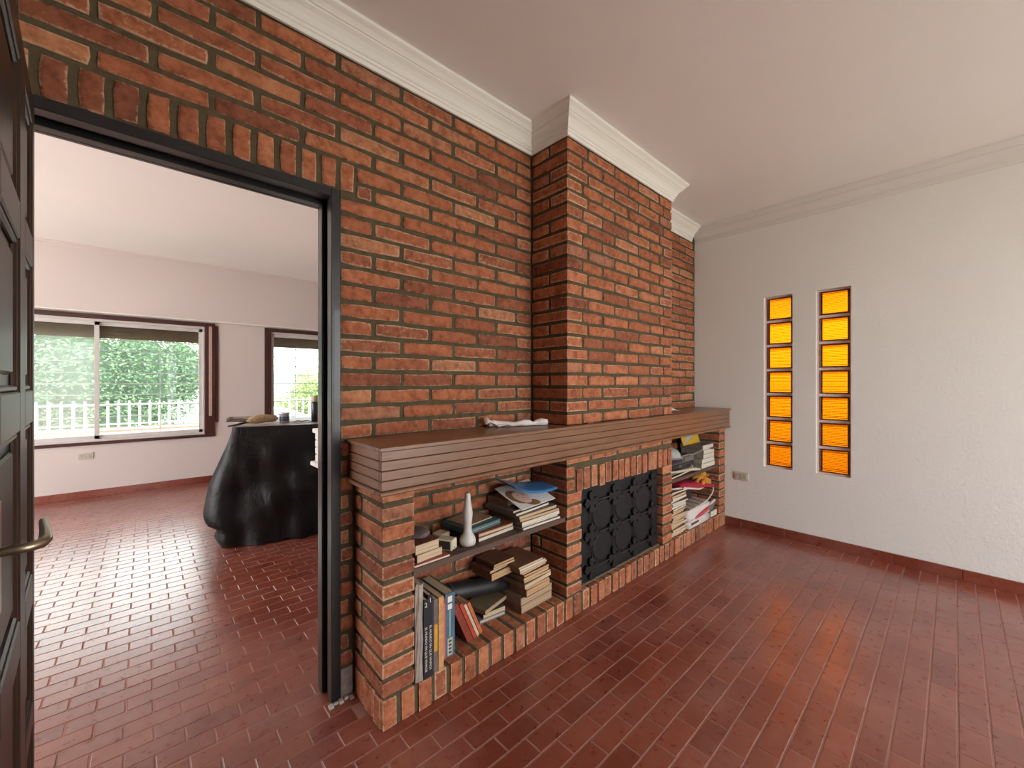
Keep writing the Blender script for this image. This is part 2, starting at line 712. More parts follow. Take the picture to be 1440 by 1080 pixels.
fl = struct('floor', B(XL, XW, YB, 1.80, -.15, -.0014), GROUT, 'dark red rectangular clay tile floor in front of the fireplace', 'floor')
floor_tiles(fl, XL, XW, YB, 1.80, lambda x, y: (x > .70 and y > 1.48) or (x > .62 and y > 1.74) or (x < -.31 and y > 1.74))
fl2 = struct('floor_far', B(FX0, FX1, 1.80, YQ, -.15, -.0014), GROUT, 'glossy red brick-pattern tile floor of the room with the street windows', 'floor')
floor_tiles(fl2, FX0, FX1, 1.80, YQ, lambda x, y: y < 1.86 and (x > .62 or x < -.31))

# --- ceilings
struct('ceiling', B(XL - .15, XW + .15, YB - .15, 1.79, ZC, 3.05), CEIL, 'smooth off-white painted ceiling above the fireplace room', 'ceiling')
struct('ceiling_far', B(FX0 - .15, FX1 + .15, 1.79, YQ + .2, ZC2, 3.05), CEIL, 'pinkish white ceiling of the room with the street windows', 'ceiling')

# --- the brick wall with the doorway
DX0, DX1, DZ = -.315, .604, 2.10     # rough opening
wl = struct('wall_left', boxes([(XL, DX0, YW + .008, 1.80, 0, ZC), (DX0, DX1, YW + .008, 1.80, DZ, ZC), (DX1, XW, YW + .008, 1.80, 0, ZC)]), MORTAR,
            'red exposed brick wall with recessed olive-brown mortar around the doorway', 'brick wall')
wp = []
BP = .2850
for k in range(0, 36):
    ztop = zt(k)
    odd = k % 2
    # right of the doorway
    segs = []
    if k >= 23:
        segs.append((.606, .640 if odd else .656))
        segs += [(.80 if odd else .80, .872 if odd else 1.022)]
        st = .891 if odd else 1.042
        x = st
    else:
        if odd:
            segs.append((.606, .738))
            x = .756
        else:
            x = .606
    while x < 1.722:
        segs.append((x, min(x + .267 + random.uniform(-.004, .004), 1.722)))
        x += BP
    x = 2.947 if odd else 2.947 - .12
    while x < 3.995:
        a = max(x, 2.947)
        segs.append((a, min(x + .267, 3.995)))
        x += BP
    segs = [s for s in segs if s[1] - s[0] > .03]
    if k in (6, 7):
        segs = [(max(a, .676), b2) for a, b2 in segs if b2 > .70]
        if odd:
            segs.insert(0, (.675, .738))
    if k < 36 and ztop - BH > .09:
        course_face(wp, k, segs, YW)
    # above the doorway
    if k < 6:
        segs = []
        x = .606 - BP if not odd else .756 - BP
        if odd:
            pass
        while x > XL:
            segs.append((x, min(x + .267 + random.uniform(-.004, .004), .738 if odd else .588)))
            x -= BP
        course_face(wp, k, [s for s in segs if s[1] - s[0] > .03 and not (odd and s[0] > .6)], YW)
        # (odd courses: the brick over the jamb was already laid by the first loop as a half; keep it)
# lintel: bricks on end over the frame
x = .662
while x > DX0 - .02:
    me = brick_face_mesh(.054, .117, .03, rv())
    wp.append((me, M_face(x - .027, YW + prd(), 2.164 + random.uniform(-.003, .003)), .054 * .117))
    x -= .0745
# left of the doorway (behind the open door)
for k in range(6, 36):
    x = DX0 - .005 - (.14 if k % 2 else 0)
    segs = [(x + .02, DX0 - .005)] if k % 2 else []
    while x > XL:
        segs.append((max(XL, x - .267), x))
        x -= BP
    if zt(k) - BH > .02:
        course_face(wp, k, segs, YW)
emit(wl, wp, 'brick', 'brick_field')
pt = obj('plaster_patch', B(.606, .655, YW - .004, YW + .02, 0, .118, .003), plain((.30, .26, .24), .9, 0, .25, 40), wl)

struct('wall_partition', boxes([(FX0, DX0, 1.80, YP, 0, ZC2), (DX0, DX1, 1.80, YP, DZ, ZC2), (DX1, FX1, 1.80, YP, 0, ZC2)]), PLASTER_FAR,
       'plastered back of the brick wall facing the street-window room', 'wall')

# --- white stucco wall with two slots for glass blocks
GA, GB, GZ0, GZ1 = (.910, 1.122), (.533, .752), .575, 2.05
t = .16
wr = struct('wall_right', boxes([(XW, XW + t, YB, GB[0], 0, 3), (XW, XW + t, GB[1], GA[0], 0, 3), (XW, XW + t, GA[1], 1.80, 0, 3)] +
                                [(XW, XW + t, g[0], g[1], a, b2) for g in (GA, GB) for a, b2 in ((0, GZ0), (GZ1, 3))]), STUCCO,
            'white rough stucco wall with two slim amber glass-block windows', 'wall')


def glass_block_mesh():
    bm = bmesh.new()
    hw, dp, rib = .095, .075, 13
    fw = .083
    # rim: frame ring at the front, sides and back frame
    def ring(x, a, zc=None):
        return [bm.verts.new((x, y, z)) for y, z in ((-a, -a), (a, -a), (a, a), (-a, a))]
    r0, r1, r2 = ring(0.004, fw), ring(0.0, hw - .004), ring(.006, hw)
    r3, r4 = ring(dp, hw), ring(dp, fw)
    for a, b2 in ((r0, r1), (r1, r2), (r2, r3), (r3, r4)):
        for k in range(4):
            f = bm.faces.new((a[k], a[(k + 1) % 4], b2[(k + 1) % 4], b2[k]))
            f.material_index = 1
    # ribbed front pane
    rows = []
    ns = rib * 6
    for i in range(ns + 1):
        z = -fw + 2 * fw * i / ns
        x = .010 - .0070 * abs(math.sin(math.pi * rib * i / ns))
        rows.append((bm.verts.new((x, -fw, z)), bm.verts.new((x, fw, z))))
    for a, b2 in zip(rows, rows[1:]):
        bm.faces.new((a[0], a[1], b2[1], b2[0])).smooth = True
    c = [bm.verts.new((dp - .002, y, z)) for y, z in ((-fw, -fw), (fw, -fw), (fw, fw), (-fw, fw))]
    bm.faces.new(c)
    me = bpy.data.meshes.new('glass_block')
    # orient: front pane faces -x, back pane faces +x
    for f in bm.faces:
        f.normal_update()
        if f.material_index == 0:
            want = -1 if f.calc_center_median().x < dp / 2 else 1
            if f.normal.x * want < 0:
                f.normal_flip()
    bm.to_mesh(me)
    bm.free()
    me.materials.append(AMBER)
    me.materials.append(AMBER_RIM)
    return me


gbm = glass_block_mesh()
JOINT = plain((.72, .58, .52), .85, 0, .08, 40, 0, .2, 'glass_block_joint')
for i, (g, lab) in enumerate(((GA, 'column of seven ribbed amber glass blocks nearer the fireplace'), (GB, 'column of seven ribbed amber glass blocks farther from the fireplace'))):
    wo = thing('window_%d' % (i + 1), lab, 'window', (XW + .045, (g[0] + g[1]) / 2, GZ0), kind='structure')
    ph = (GZ1 - GZ0) / 7
    bm = bmesh.new()
    hw = (g[1] - g[0]) / 2
    for s in (-1, 1):
        box(bm, .006, .09, min(s * .0945, s * hw), max(s * .0945, s * hw), 0, GZ1 - GZ0)
    for r in range(8):
        zc = r * ph
        za, zb = (0, .011) if r == 0 else ((zc - .011, zc) if r == 7 else (zc - .0105, zc + .0105))
        box(bm, .005, .09, -.0945, .0945, za, zb)
    obj('joint', bm, JOINT, wo)
    for r in range(7):
        o = bpy.data.objects.new('glass_block', gbm)
        C.objects.link(o)
        o.parent = wo
        o.location = (0, 0, (r + .5) * ph)

# --- hidden walls of this room, with the garden door that lights it
struct('wall_back', boxes([(XL - .15, BW[0], YB - .15, YB, 0, 3), (BW[1], XW + t, YB - .15, YB, 0, 3), (BW[0], BW[1], YB - .15, YB, 0, BW[2]), (BW[0], BW[1], YB - .15, YB, BW[3], 3)]), PLASTER,
       'white wall behind the viewer with a wide garden opening', 'wall')
struct('wall_side', B(XL - .15, XL, YB, 1.80, 0, 3), plain((.26, .15, .10), .8, 0, .1, 6, 0, 0, 'bounce_cut_brown'), 'unseen wall behind the open door, coloured brown to cut bounced light', 'wall')  # hidden wall given a dark brown to reduce light bouncing off it
gd = thing('window_5', 'wide white framed garden window behind the viewer', 'window', kind='structure')
bm = bmesh.new()
for x in (BW[0], (BW[0] + BW[1]) / 2 - .03, BW[1] - .06):
    box(bm, x, x + .06, YB - .1, YB - .04, BW[2], BW[3])
for z in (BW[2], BW[3] - .06):
    box(bm, BW[0], BW[1], YB - .1, YB - .04, z, z + .06)
obj('window_frame', bm, ALU, gd)

# --- far room walls
wf = []
for (a, b2) in ((FX0, W1[0]), (W1[1], W2[0]), (W2[1], FX1)):
    wf.append((a, b2, YQ, YQ + .2, 0, ZC2))
for W in (W1, W2):
    wf += [(W[0], W[1], YQ, YQ + .2, 0, W[2]), (W[0], W[1], YQ, YQ + .2, W[3], ZC2)]
wf.append((FX0, FX1, YQ - .07, YQ, 2.12, ZC2))
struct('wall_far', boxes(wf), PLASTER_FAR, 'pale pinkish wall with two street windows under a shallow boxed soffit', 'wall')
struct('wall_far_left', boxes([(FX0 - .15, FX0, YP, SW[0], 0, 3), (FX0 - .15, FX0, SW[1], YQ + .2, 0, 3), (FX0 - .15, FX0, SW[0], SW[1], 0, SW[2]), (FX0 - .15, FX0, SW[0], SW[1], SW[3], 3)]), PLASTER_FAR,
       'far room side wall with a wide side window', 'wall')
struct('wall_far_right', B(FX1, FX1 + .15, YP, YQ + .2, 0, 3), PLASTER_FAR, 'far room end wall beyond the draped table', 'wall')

# --- crown mouldings
prof = [(0, 2.664), (.010, 2.664), (.010, 2.683), (.016, 2.686), (.016, 2.698), (.021, 2.700), (.024, 2.706), (.030, 2.722), (.041, 2.738), (.056, 2.750), (.056, 2.756), (.062, 2.757),
        (.066, 2.764), (.074, 2.774), (.084, 2.781), (.090, 2.786), (.090, 2.801), (0, 2.801)]
struct('trim_1', sweep(bmesh.new(), prof, [(XL, YW), (1.726, YW), (1.726, YF), (2.943, YF), (2.943, YW), (XW - .09, YW)]), CROWN,
       'white stepped crown moulding following the brick wall and chimney breast', 'moulding')
struct('trim_5', sweep(bmesh.new(), prof, [(XW, YW), (XW, YB)]), CROWN_TONED, 'white crown moulding along the top of the stucco wall, light toned into its paint', 'moulding')
prof2 = [(0, 2.79), (.006, 2.79), (.007, 2.802), (.014, 2.815), (.024, 2.824), (.027, 2.836), (.036, 2.84), (.036, 2.851), (0, 2.851)]
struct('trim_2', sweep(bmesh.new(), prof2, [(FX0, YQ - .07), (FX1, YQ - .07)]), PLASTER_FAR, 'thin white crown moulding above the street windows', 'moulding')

struct('trim_4', B(FX0, FX1, YQ - .088, YQ - .001, 2.106, 2.1195, .003), CROWN, 'narrow white strip under the soffit above the street windows', 'moulding')
# --- baseboards of red tiles
def baseboard(name, label, along, a, b2, fixed, h, joint0):
    p = struct(name, bmesh.new(), GROUT, label, 'baseboard')
    bm = bmesh.new()
    if along == 'y':
        box(bm, fixed - .006, fixed, a, b2, .002, h - .004)
    else:
        box(bm, a, b2, fixed - .006, fixed, .002, h - .004)
    bm.to_mesh(p.data)
    bm.free()
    L = .333
    x = a
    me_c = {}
    while x < b2 - .01:
        l = round(min(L, b2 - x), 3)
        if l not in me_c:
            bm = B(-l / 2 + .0012, l / 2 - .0012, -.007, .006, -h / 2, h / 2, .0018) if along == 'x' else B(-.007, .006, -l / 2 + .0012, l / 2 - .0012, -h / 2, h / 2, .0018)
            me = bpy.data.meshes.new('baseboard_tile')
            bm.to_mesh(me)
            bm.free()
            me.materials.append(TILE)
            me_c[l] = me
        o = bpy.data.objects.new('baseboard_tile', me_c[l])
        C.objects.link(o)
        o.parent = p
        c = x + l / 2
        jj = random.uniform(-.0015, .0015)
        o.location = (fixed - .007 + jj, c, h / 2) if along == 'y' else (c, fixed - .007 + jj, h / 2)
        x += L


baseboard('baseboard_right', 'red tile baseboard at the foot of the stucco wall', 'y', YB, 1.43, XW, .076, 0)
baseboard('baseboard_far', 'red tile baseboard under the street windows', 'x', FX0, FX1, YQ, .08, 0)

# --- doorway frame and the open panelled door
fr = thing('trim_3', 'dark enamelled metal frame lining the doorway in the brick wall', 'door frame', (0, 0, 0), kind='structure')
obj('jamb', boxes([(.566, .603, 1.704, 1.752, 0, 2.098), (.578, .603, 1.752, 1.872, 0, 2.098), (.556, .580, 1.790, 1.832, 0, 2.07), (.566, .58, 1.858, 1.876, 0, 2.07)], .002), FRAMEM, fr)
obj('jamb', boxes([(-.314, -.277, 1.704, 1.752, 0, 2.098), (-.314, -.289, 1.752, 1.872, 0, 2.098), (-.291, -.267, 1.790, 1.832, 0, 2.07)], .002), FRAMEM, fr)
obj('head', boxes([(-.277, .566, 1.704, 1.752, 2.062, 2.098), (-.289, .578, 1.752, 1.872, 2.074, 2.098), (-.267, .556, 1.790, 1.832, 2.052, 2.076), (-.289, .578, 1.858, 1.876, 2.062, 2.076)], .002), FRAMEM, fr)
obj('mortar_crumbs', boxes([(.555 + .02 * i + random.uniform(-.006, .006), .568 + .02 * i, 1.672 + random.uniform(0, .02), 1.699, 0, random.uniform(.004, .012)) for i in range(5)]), plain((.55, .50, .46), .95, 0, .2), fr)

dv = Vector((.073, -.9973, 0))
DM = Matrix(((dv.x, -dv.y, 0, -.238), (dv.y, dv.x, 0, 1.700), (0, 0, 1, 0), (0, 0, 0, 1)))
dr = thing('door_1', 'dark varnished panelled wooden door standing open against the viewer', 'door', M=DM, kind='structure')
W_, TH = .76, .02
ZR = [(.012, .10), (.40, .464), (.72, .80), (1.20, 1.286), (1.61, 1.69), (1.99, 2.062)]
XS = [(0, .055), (.25, .36), (.655, W_)]
for a, b2 in XS:
    obj('stile', B(a, b2, -TH, TH, .012, 2.062, .003), DOORW, dr)
for a, b2 in ZR:
    for (s0, s1) in ((.055, .25), (.36, .655)):
        obj('rail', B(s0, s1, -TH, TH, a, b2, .003), DOORW, dr)
for (a, b2), (c, d) in zip(ZR, ZR[1:]):
    for (s0, s1) in ((.055, .25), (.36, .655)):
        pn = obj('panel', B(s0 - .002, s1 + .002, -.006, .006, b2 - .002, c + .002), DOORW, dr)
        bm = bmesh.new()
        for (x0, x1, z0, z1) in ((s0, s0 + .014, b2, c), (s1 - .014, s1, b2, c), (s0, s1, b2, b2 + .014), (s0, s1, c - .014, c)):
            box(bm, x0, x1, .004, .016, z0, z1, .004)
        obj('moulding', bm, DOORW, pn)
        obj('raised_field', B(s0 + .035, s1 - .035, .004, .013, b2 + .035, c - .035, .006), DOORW, pn)
hd = obj('handle', tube(bmesh.new(), [(.70, .018, 1.04), (.70, .052, 1.04), (.695, .066, 1.041), (.68, .069, 1.043), (.64, .067, 1.046), (.58, .062, 1.052)], [.0075, .0075, .008, .0085, .007, .0055], 10), BRASS, dr, smooth=True)
obj('backplate', B(.682, .718, .018, .0235, .94, 1.12, .003), BRASS, hd)

# --- street windows
def street_window(name, label, W, mull, strap):
    x0, x1, z0, z1 = W
    o = thing(name, label, 'window', (0, 0, 0), kind='structure')
    ix0, ix1 = x0 + .11, x1 - .11
    if not strap:
        ix0 = x0 + .085
    iz0, iz1 = z0 + .033, z1 - .05
    y0 = YQ - .022
    obj('window_frame', boxes([(x0, ix0, y0, YQ + .12, z0, z1), (ix1, x1, y0, YQ + .12, z0, z1), (ix0, ix1, y0, YQ + .12, z0, iz0), (ix0, ix1, y0, YQ + .12, iz1, z1)], .003), WINWOOD, o)
    f = .042
    ya, yb = YQ + .012, YQ + .06
    obj('track', boxes([(ix0, ix1, ya - .01, yb + .02, iz0, iz0 + .03), (ix0, ix1, ya - .01, yb + .02, iz1 - .03, iz1), (ix0, ix0 + .018, ya, yb + .02, iz0, iz1), (ix1 - .018, ix1, ya, yb + .02, iz0, iz1)], .002), ALU, o)
    for a, b2, dy, pm in ((ix0 + .015, mull, 0, PANE_HAZE if strap else PANE), (mull - .042, ix1 - .015, .026, PANE)):
        s = obj('sash', boxes([(a, a + f * .55, ya + dy, ya + .024 + dy, iz0 + .025, iz1 - .025), (b2 - f, b2, ya + dy, ya + .024 + dy, iz0 + .025, iz1 - .025),
                               (a, b2, ya + dy, ya + .024 + dy, iz0 + .025, iz0 + .07), (a, b2, ya + dy, ya + .024 + dy, iz1 - .072, iz1 - .025)], .002), ALU, o)
        obj('pane', B(a + .015, b2 - .03, ya + .011 + dy, ya + .014 + dy, iz0 + .06, iz1 - .06), pm, s)
    sh = obj('roller_shutter', boxes([(ix0 - .01, ix1 + .01, YQ + .108, YQ + .118, 1.834, 2.12)] + [(ix0 - .01, ix1 + .01, YQ + .104, YQ + .1085, 1.832 + .045 * i, 1.832 + .045 * i + .041) for i in range(6)]), SHUT, o)
    bm = bmesh.new()
    for zz in [.765 + .1325 * i for i in range(9)]:
        box(bm, ix0, ix1, YQ + .215, YQ + .227, zz - .006, zz + .006)
    for xx in (ix0 + (ix1 - ix0) * q for q in (.22, .5, .78)):
        box(bm, xx - .005, xx + .005, YQ + .228, YQ + .238, z0 + .03, z1)
    obj('grille', bm, plain((.42, .46, .44), .5), o)
    obj('sill', B(x0 - .02, x1 + .02, YQ + .13, YQ + .42, z0 - .02, z0 + .095, .004), plain((.55, .22, .18), .7), o)
    if strap:
        obj('strap_cover', B(x1, x1 + .038, YQ - .012, YQ + .01, .783, 2.063, .003), WINWOOD, o)
        obj('shutter_strap', B(x1 - .066, x1 - .034, YQ - .027, YQ - .021, .87, 2.05, .001), plain((.50, .36, .29), .9), o)
    return o


street_window('window_3', 'wide sliding street window with a shutter strap and dark red-brown surround', W1, -.366, True)
street_window('window_4', 'street window behind the draped table, partly hidden by the door jamb', W2, 2.26, False)

# ================================================================== THE FIREPLACE
# --- chimney breast above the mantel
ch = thing('chimney_breast', 'projecting brick chimney breast rising from the mantel to the crown moulding', 'chimney', (1.726, YF, 1.07))
CX0, CX1 = 1.726, 2.943
inv = ch.matrix_basis.inverted()
Tch = Matrix.Translation((-1.726, -YF, -1.07))
obj('mortar_core', B(CX0 + .008, CX1 - .008, YF + .008, YW + .0085, 1.072, ZC), MORTAR, ch).data.transform(Tch)
cp = []
CD = YW - YF


def corner_brick(out, x, y, lx, ly, ztop, h=BH):
    """A whole brick whose min-corner is (x, y)."""
    out.append((brick_box_mesh(lx, ly, h, rv()), Matrix.Translation((x + lx / 2 + prd() * .5, y + ly / 2 + prd() * .5, ztop - h / 2)), max(lx, ly) * h))


for k in range(0, 22):
    z = zt(k)
    if k % 2 == 0:
        corner_brick(cp, CX0, YF, .178, .126, z)
        course_face(cp, k, [(1.923, 2.180), (2.199, 2.461), (2.484, 2.749)], YF)
        course_face(cp, k, [(1.580, 1.710)], CX0, '-x')
        corner_brick(cp, CX1 - .172, YF, .172, .126, z)
        course_face(cp, k, [(1.580, 1.710)], CX1, '+x')
    else:
        corner_brick(cp, CX0, YF, .128, .268, z)
        course_face(cp, k, [(1.872, 2.050), (2.068, 2.336), (2.354, 2.616), (2.636, 2.808)], YF)
        corner_brick(cp, CX1 - .115, YF, .115, .268, z)
emit(ch, [(a, Tch @ M, wgt) for a, M, wgt in cp], 'brick', 'brick_field')

# --- fireplace below the mantel
fp = thing('fireplace', 'built-in brick fireplace with open shelf bays on both sides', 'fireplace', (.66, YF, 0))
Tf = Matrix.Translation((-.66, -YF, 0))
PL = (.660, .792)       # left pillar
P1 = (1.722, 1.851)     # left pier
P2_ = (2.806, 2.945)    # right pier
PR = (3.860, 3.996)     # right pillar
ZM = .890               # underside of the mantel
e = .007
YE = YW - .001
core = [(PL[0] + e, PL[1] - e, YF + e, YE, .1105, ZM), (P1[0] + e, P1[1] - e, YF + e, YE, .1105, ZM), (P2_[0] + e, P2_[1] - e, YF + e, YE, .1105, ZM),
        (PR[0] + e, PR[1], YF + e, YE, .1105, ZM), (PL[0] + e, PR[1], YF + e, YE, 0, .1105), (P1[1] - e, P2_[0] + e, YF + e, YF + .12, .695, ZM)]
o = obj('mortar_core', boxes(core), MORTAR, fp)
o.data.transform(Tf)
fb = []
BAY = .004
for k in range(24, 35):
    z, h = zt(k), BH
    if k == 24:
        z, h = ZM, ZM - (zt(24) - BH)
    odd = k % 2
    lint = k in (24, 25, 26)
    for (a, b2), sides in ((PL, '-+'), (P1, '-'), (P2_, '-+'), (PR, '-')):
        wd = b2 - a
        if (a, b2) == P1 and k in (25, 26):
            corner_brick(fb, a, YF, .068, .268 if not odd else .19, z, h)
        elif (a, b2) == P1 and k == 24:
            corner_brick(fb, a, YF, .21, .19, z, h)
        elif (a, b2) == P2_ and k in (25, 26):
            course_face(fb, k, [(1.480, 1.700)], a, '-x', h, z)
            course_face(fb, k, [(1.47, 1.700)], b2, '+x', h, z)
            continue
        elif (a, b2) == P2_ and k == 24:
            corner_brick(fb, b2 - .13, YF, .13, .19, z, h)
        elif odd:
            corner_brick(fb, a, YF, wd, .190, z, h)
        else:
            corner_brick(fb, a, YF, wd, .268, z, h)
        if odd or k == 24:
            if '-' in sides:
                course_face(fb, k, [(YF + .208, 1.710)], a, '-x', h, z)
            if '+' in sides:
                course_face(fb, k, [(YF + .208, 1.710)], b2, '+x', h, z)
# stretcher course under the mantel, over the lintel
course_face(fb, 24, [(1.95, 2.205), (2.225, 2.485), (2.505, 2.795)], YF, '-y', ZM - (zt(24) - BH), ZM)
# lintel of bricks on end
x = 1.806
while x < 2.93:
    wdt = min(.052, 2.945 - x)
    fb.append((brick_box_mesh(wdt, .11, .126, rv()), Matrix.Translation((x + wdt / 2, YF + .055 - .004 + prd() * 2, .756 + random.uniform(-.004, .004))), .052 * .126))
    x += .0715
# plinth of bricks on edge, running back under the bays
x = PL[0]
while x < 3.98:
    wdt = min(.058, 3.996 - x)
    dpt = .268
    inb = (PL[1] < x + wdt / 2 < P1[0]) or (P2_[1] < x + wdt / 2 < PR[0]) or True
    fb.append((brick_box_mesh(round(wdt, 3), dpt, .1135, rv()), Matrix.Translation((x + wdt / 2, YF + dpt / 2 + random.uniform(-.004, .003), .0565 + random.uniform(-.0015, .001))), .058 * .113))
    x += .0752
for q in ((YF + .020, .055), (YF + .098, .055), (YF + .18, .055)):
    fb.append((brick_box_mesh(.012, .06, .1125, rv()), Matrix.Translation((PL[0] + .004, q[0] + .03, .0565)), .06 * .11))
emit(fp, [(a, Tf @ M, wgt) for a, M, wgt in fb], 'brick', 'brick_field')

# --- mantel shelf
mt = thing('mantel_shelf', 'long brown wooden mantel shelf clad in grooved planks', 'mantel', (.63, 1.39, .894))
Tm = Matrix.Translation((-.63, -1.39, -.894))


def mpart(name, bm, mat=WOOD):
    o = obj(name, bm, mat, mt)
    o.data.transform(Tm)
    return o


MX1 = XW - .004
tb = mpart('top_board', boxes([(.628, MX1, 1.384, 1.433, 1.056, 1.070), (.628, 1.722, 1.4331, 1.7125, 1.056, 1.070), (2.947, MX1, 1.4331, 1.7125, 1.056, 1.070)], .0015))
for i in range(4):
    z0 = .910 + i * .0365
    y = 1.397 + (.000 if i % 2 else .0005)
    mpart('front_plank', B(.637, MX1, y, y + .018, z0, z0 + .0345, .002))
    mpart('end_plank', B(.6372, .655, y + .0182, 1.712, z0, z0 + .0345, .002), WOOD_Y)
mpart('bottom_moulding', boxes([(.626, MX1, 1.386, 1.43, .893, .909), (.626, .66, 1.43, 1.712, .893, .909)], .004))
mpart('underside_board', boxes([(.66, MX1, 1.43, 1.712, .8915, .903)]))

# white painted mantel on the other side of the wall
mw = thing('mantel_shelf', 'white painted mantel shelf on the plastered side of the wall', 'mantel', (.64, 2.0, .894))
Tm2 = Matrix.Translation((-.64, -2.0, -.894))
WP = plain((.74, .72, .68), .5, 0, .03, 10, 0, 0, 'white_gloss_paint')
for nm, lst in (('top_board', [(.642, 3.2, YP, 2.218, 1.05, 1.072)]), ('bottom_moulding', [(.634, 3.2, YP, 2.225, .885, .905)])):
    o = obj(nm, boxes(lst, .003), WP, mw)
    o.data.transform(Tm2)
for i in range(4):
    z0 = .907 + i * .036
    o = obj('plank', B(.652, 3.2, YP, 2.205, z0, z0 + .033, .003), WP, mw)
    o.data.transform(Tm2)

# --- shelf boards in the bays
ZS = .565
sl = obj('shelf_board', B(PL[1] - .0, P1[0], 1.446, 1.712, ZS - .026, ZS, .002), SHELFW)
tag(sl, 'brown wooden shelf board spanning the bay between door-side pillar and firebox', 'shelf')
sl2 = obj('shelf_board', B(P2_[1], PR[0], 1.446, 1.712, ZS - .026, ZS, .002), SHELFW)
tag(sl2, 'brown wooden shelf board in the narrow bay beside the stucco wall', 'shelf')

# --- fire screen
FS = (1.853, 2.804, .116, .692)
yS = YF + .045
fs = thing('fire_screen', 'black iron fire screen with rows of cross-shaped ornaments', 'fire screen', (FS[0], yS, FS[2]))
Ts = Matrix.Translation((-FS[0], -yS, -FS[2]))


def spart(name, bm, mat=IRON, smooth=False):
    o = obj(name, bm, mat, fs, smooth=smooth)
    o.data.transform(Ts)
    return o


spart('back_plate', B(FS[0], FS[1], yS, yS + .006, FS[2], FS[3]))
spart('bottom_strip', B(FS[0], FS[1], yS - .018, yS - .002, FS[2], FS[2] + .010, .002), plain((.16, .14, .10), .5, .3))
cols = [1.985 + .2405 * i for i in range(4)]
rows_ = [.197 + .1975 * i for i in range(3)]


def ornament(cx, cz):
    """Four-armed plate with a flared, notched end on each arm."""
    bm = bmesh.new()
    pts = []
    R = .070
    for a in range(4):
        an = a * P2
        for r, t_ in ((.020, -.785), (.030, -.62), (.044, -.60), (.056, -.46), (.064, -.30), (.062, -.13), (.072, 0), (.062, .13), (.064, .30), (.056, .46), (.044, .60), (.030, .62)):
            tt = an + t_
            pts.append((cx + r * math.cos(tt), cz + r * math.sin(tt)))
    f0 = [bm.verts.new((x, yS - .020, z)) for x, z in pts]
    f1 = [bm.verts.new((x, yS - .011, z)) for x, z in pts]
    bm.faces.new(f0)
    bm.faces.new(f1[::-1])
    n = len(pts)
    for i in range(n):
        bm.faces.new((f0[i], f0[(i + 1) % n], f1[(i + 1) % n], f1[i]))
    # boss and standoff
    box(bm, cx - .010, cx + .010, yS - .012, yS, cz - .010, cz + .010)
    return bm


for cx in cols:
    for cz in rows_:
        spart('ornament', ornament(cx, cz))
for cz in rows_:
    for a, b2 in zip(cols, cols[1:]):
        spart('bar', tube(bmesh.new(), [(a + .066, yS - .016, cz), (b2 - .066, yS - .016, cz)], .0045, 6), plain((.05, .048, .046), .35, .5))  # paler than the upright bars: the rod highlight is put into the colour
for cx in cols:
    for a, b2 in zip(rows_, rows_[1:]):
        spart('bar', tube(bmesh.new(), [(cx, yS - .016, a + .066), (cx, yS - .016, b2 - .066)], .0045, 6))
# rings between the crosses
for a, b2 in zip(cols, cols[1:]):
    for c, d in zip(rows_, rows_[1:]):
        cx, cz = (a + b2) / 2, (c + d) / 2
        bm = bmesh.new()
        n = 28
        rr = []
        for rad, y in ((.088, yS), (.088, yS - .007), (.080, yS - .009), (.0, yS - .009)):
            if rad:
                rr.append([bm.verts.new((cx + rad * math.cos(2 * math.pi * q / n) * 1.06, y, cz + rad * math.sin(2 * math.pi * q / n) * .98)) for q in range(n)])
        for r0, r1 in zip(rr, rr[1:]):
            for q in range(n):
                bm.faces.new((r0[q], r0[(q + 1) % n], r1[(q + 1) % n], r1[q]))
        bm.faces.new(rr[-1])
        spart('disc', bm)

# --- wall socket plates
for lab, M in (('beige socket plate on the stucco wall beside the fireplace', Matrix.Translation((XW, 1.30, .463)) @ Matrix.Rotation(-P2, 4, 'Z')),
               ('beige socket plate on the pinkish wall under the street window', Matrix.Translation((-.472, YQ, .477)))):
    so = thing('wall_socket', lab, 'socket', M=M)
    obj('plate', B(-.06, .06, -.009, 0, -.036, .036, .003), plain((.56, .52, .42), .5), so)
    for x in (-.03, 0, .03):
        obj('module', B(x - .012, x + .012, -.012, -.008, -.022, .022, .001), plain((.46, .42, .34), .5), so)

# ================================================================== BOOKS AND OTHER THINGS
def cov(c, rough=.55):
    return plain(c, rough, 0, .22, 35, 0, 0, 'book_cover')


def book(label, M, w_, l, t_, col, pg=0, tc=.0025, group=None, name='book', rough=.55):
    """Local: x = width (spine at 0), y = length, z = thickness."""
    r = thing(name, label, 'book', M=M, group=group)
    bm = boxes([(0, w_, 0, l, 0, tc), (0, w_, 0, l, t_ - tc, t_), (0, tc, 0, l, tc, t_ - tc)])
    obj('cover', bm, cov(col, rough), r)
    ins = .0025 if tc > .002 else .0006
    obj('pages', B(tc, w_ - ins, ins, l - ins, tc, t_ - tc), PAGES[pg], r)
    return r


def stand(x, y, z, lean=0.0):
    """Standing book, spine to the viewer's room (-y), thickness along +x."""
    return Matrix.Translation((x, y, z)) @ Matrix.Rotation(lean, 4, 'Y') @ Matrix(((0, 0, 1, 0), (1, 0, 0, 0), (0, 1, 0, 0), (0, 0, 0, 1)))


def lie(x, y, z, a=0.0):
    return Matrix.Translation((x, y, z)) @ Matrix.Rotation(a, 4, 'Z')


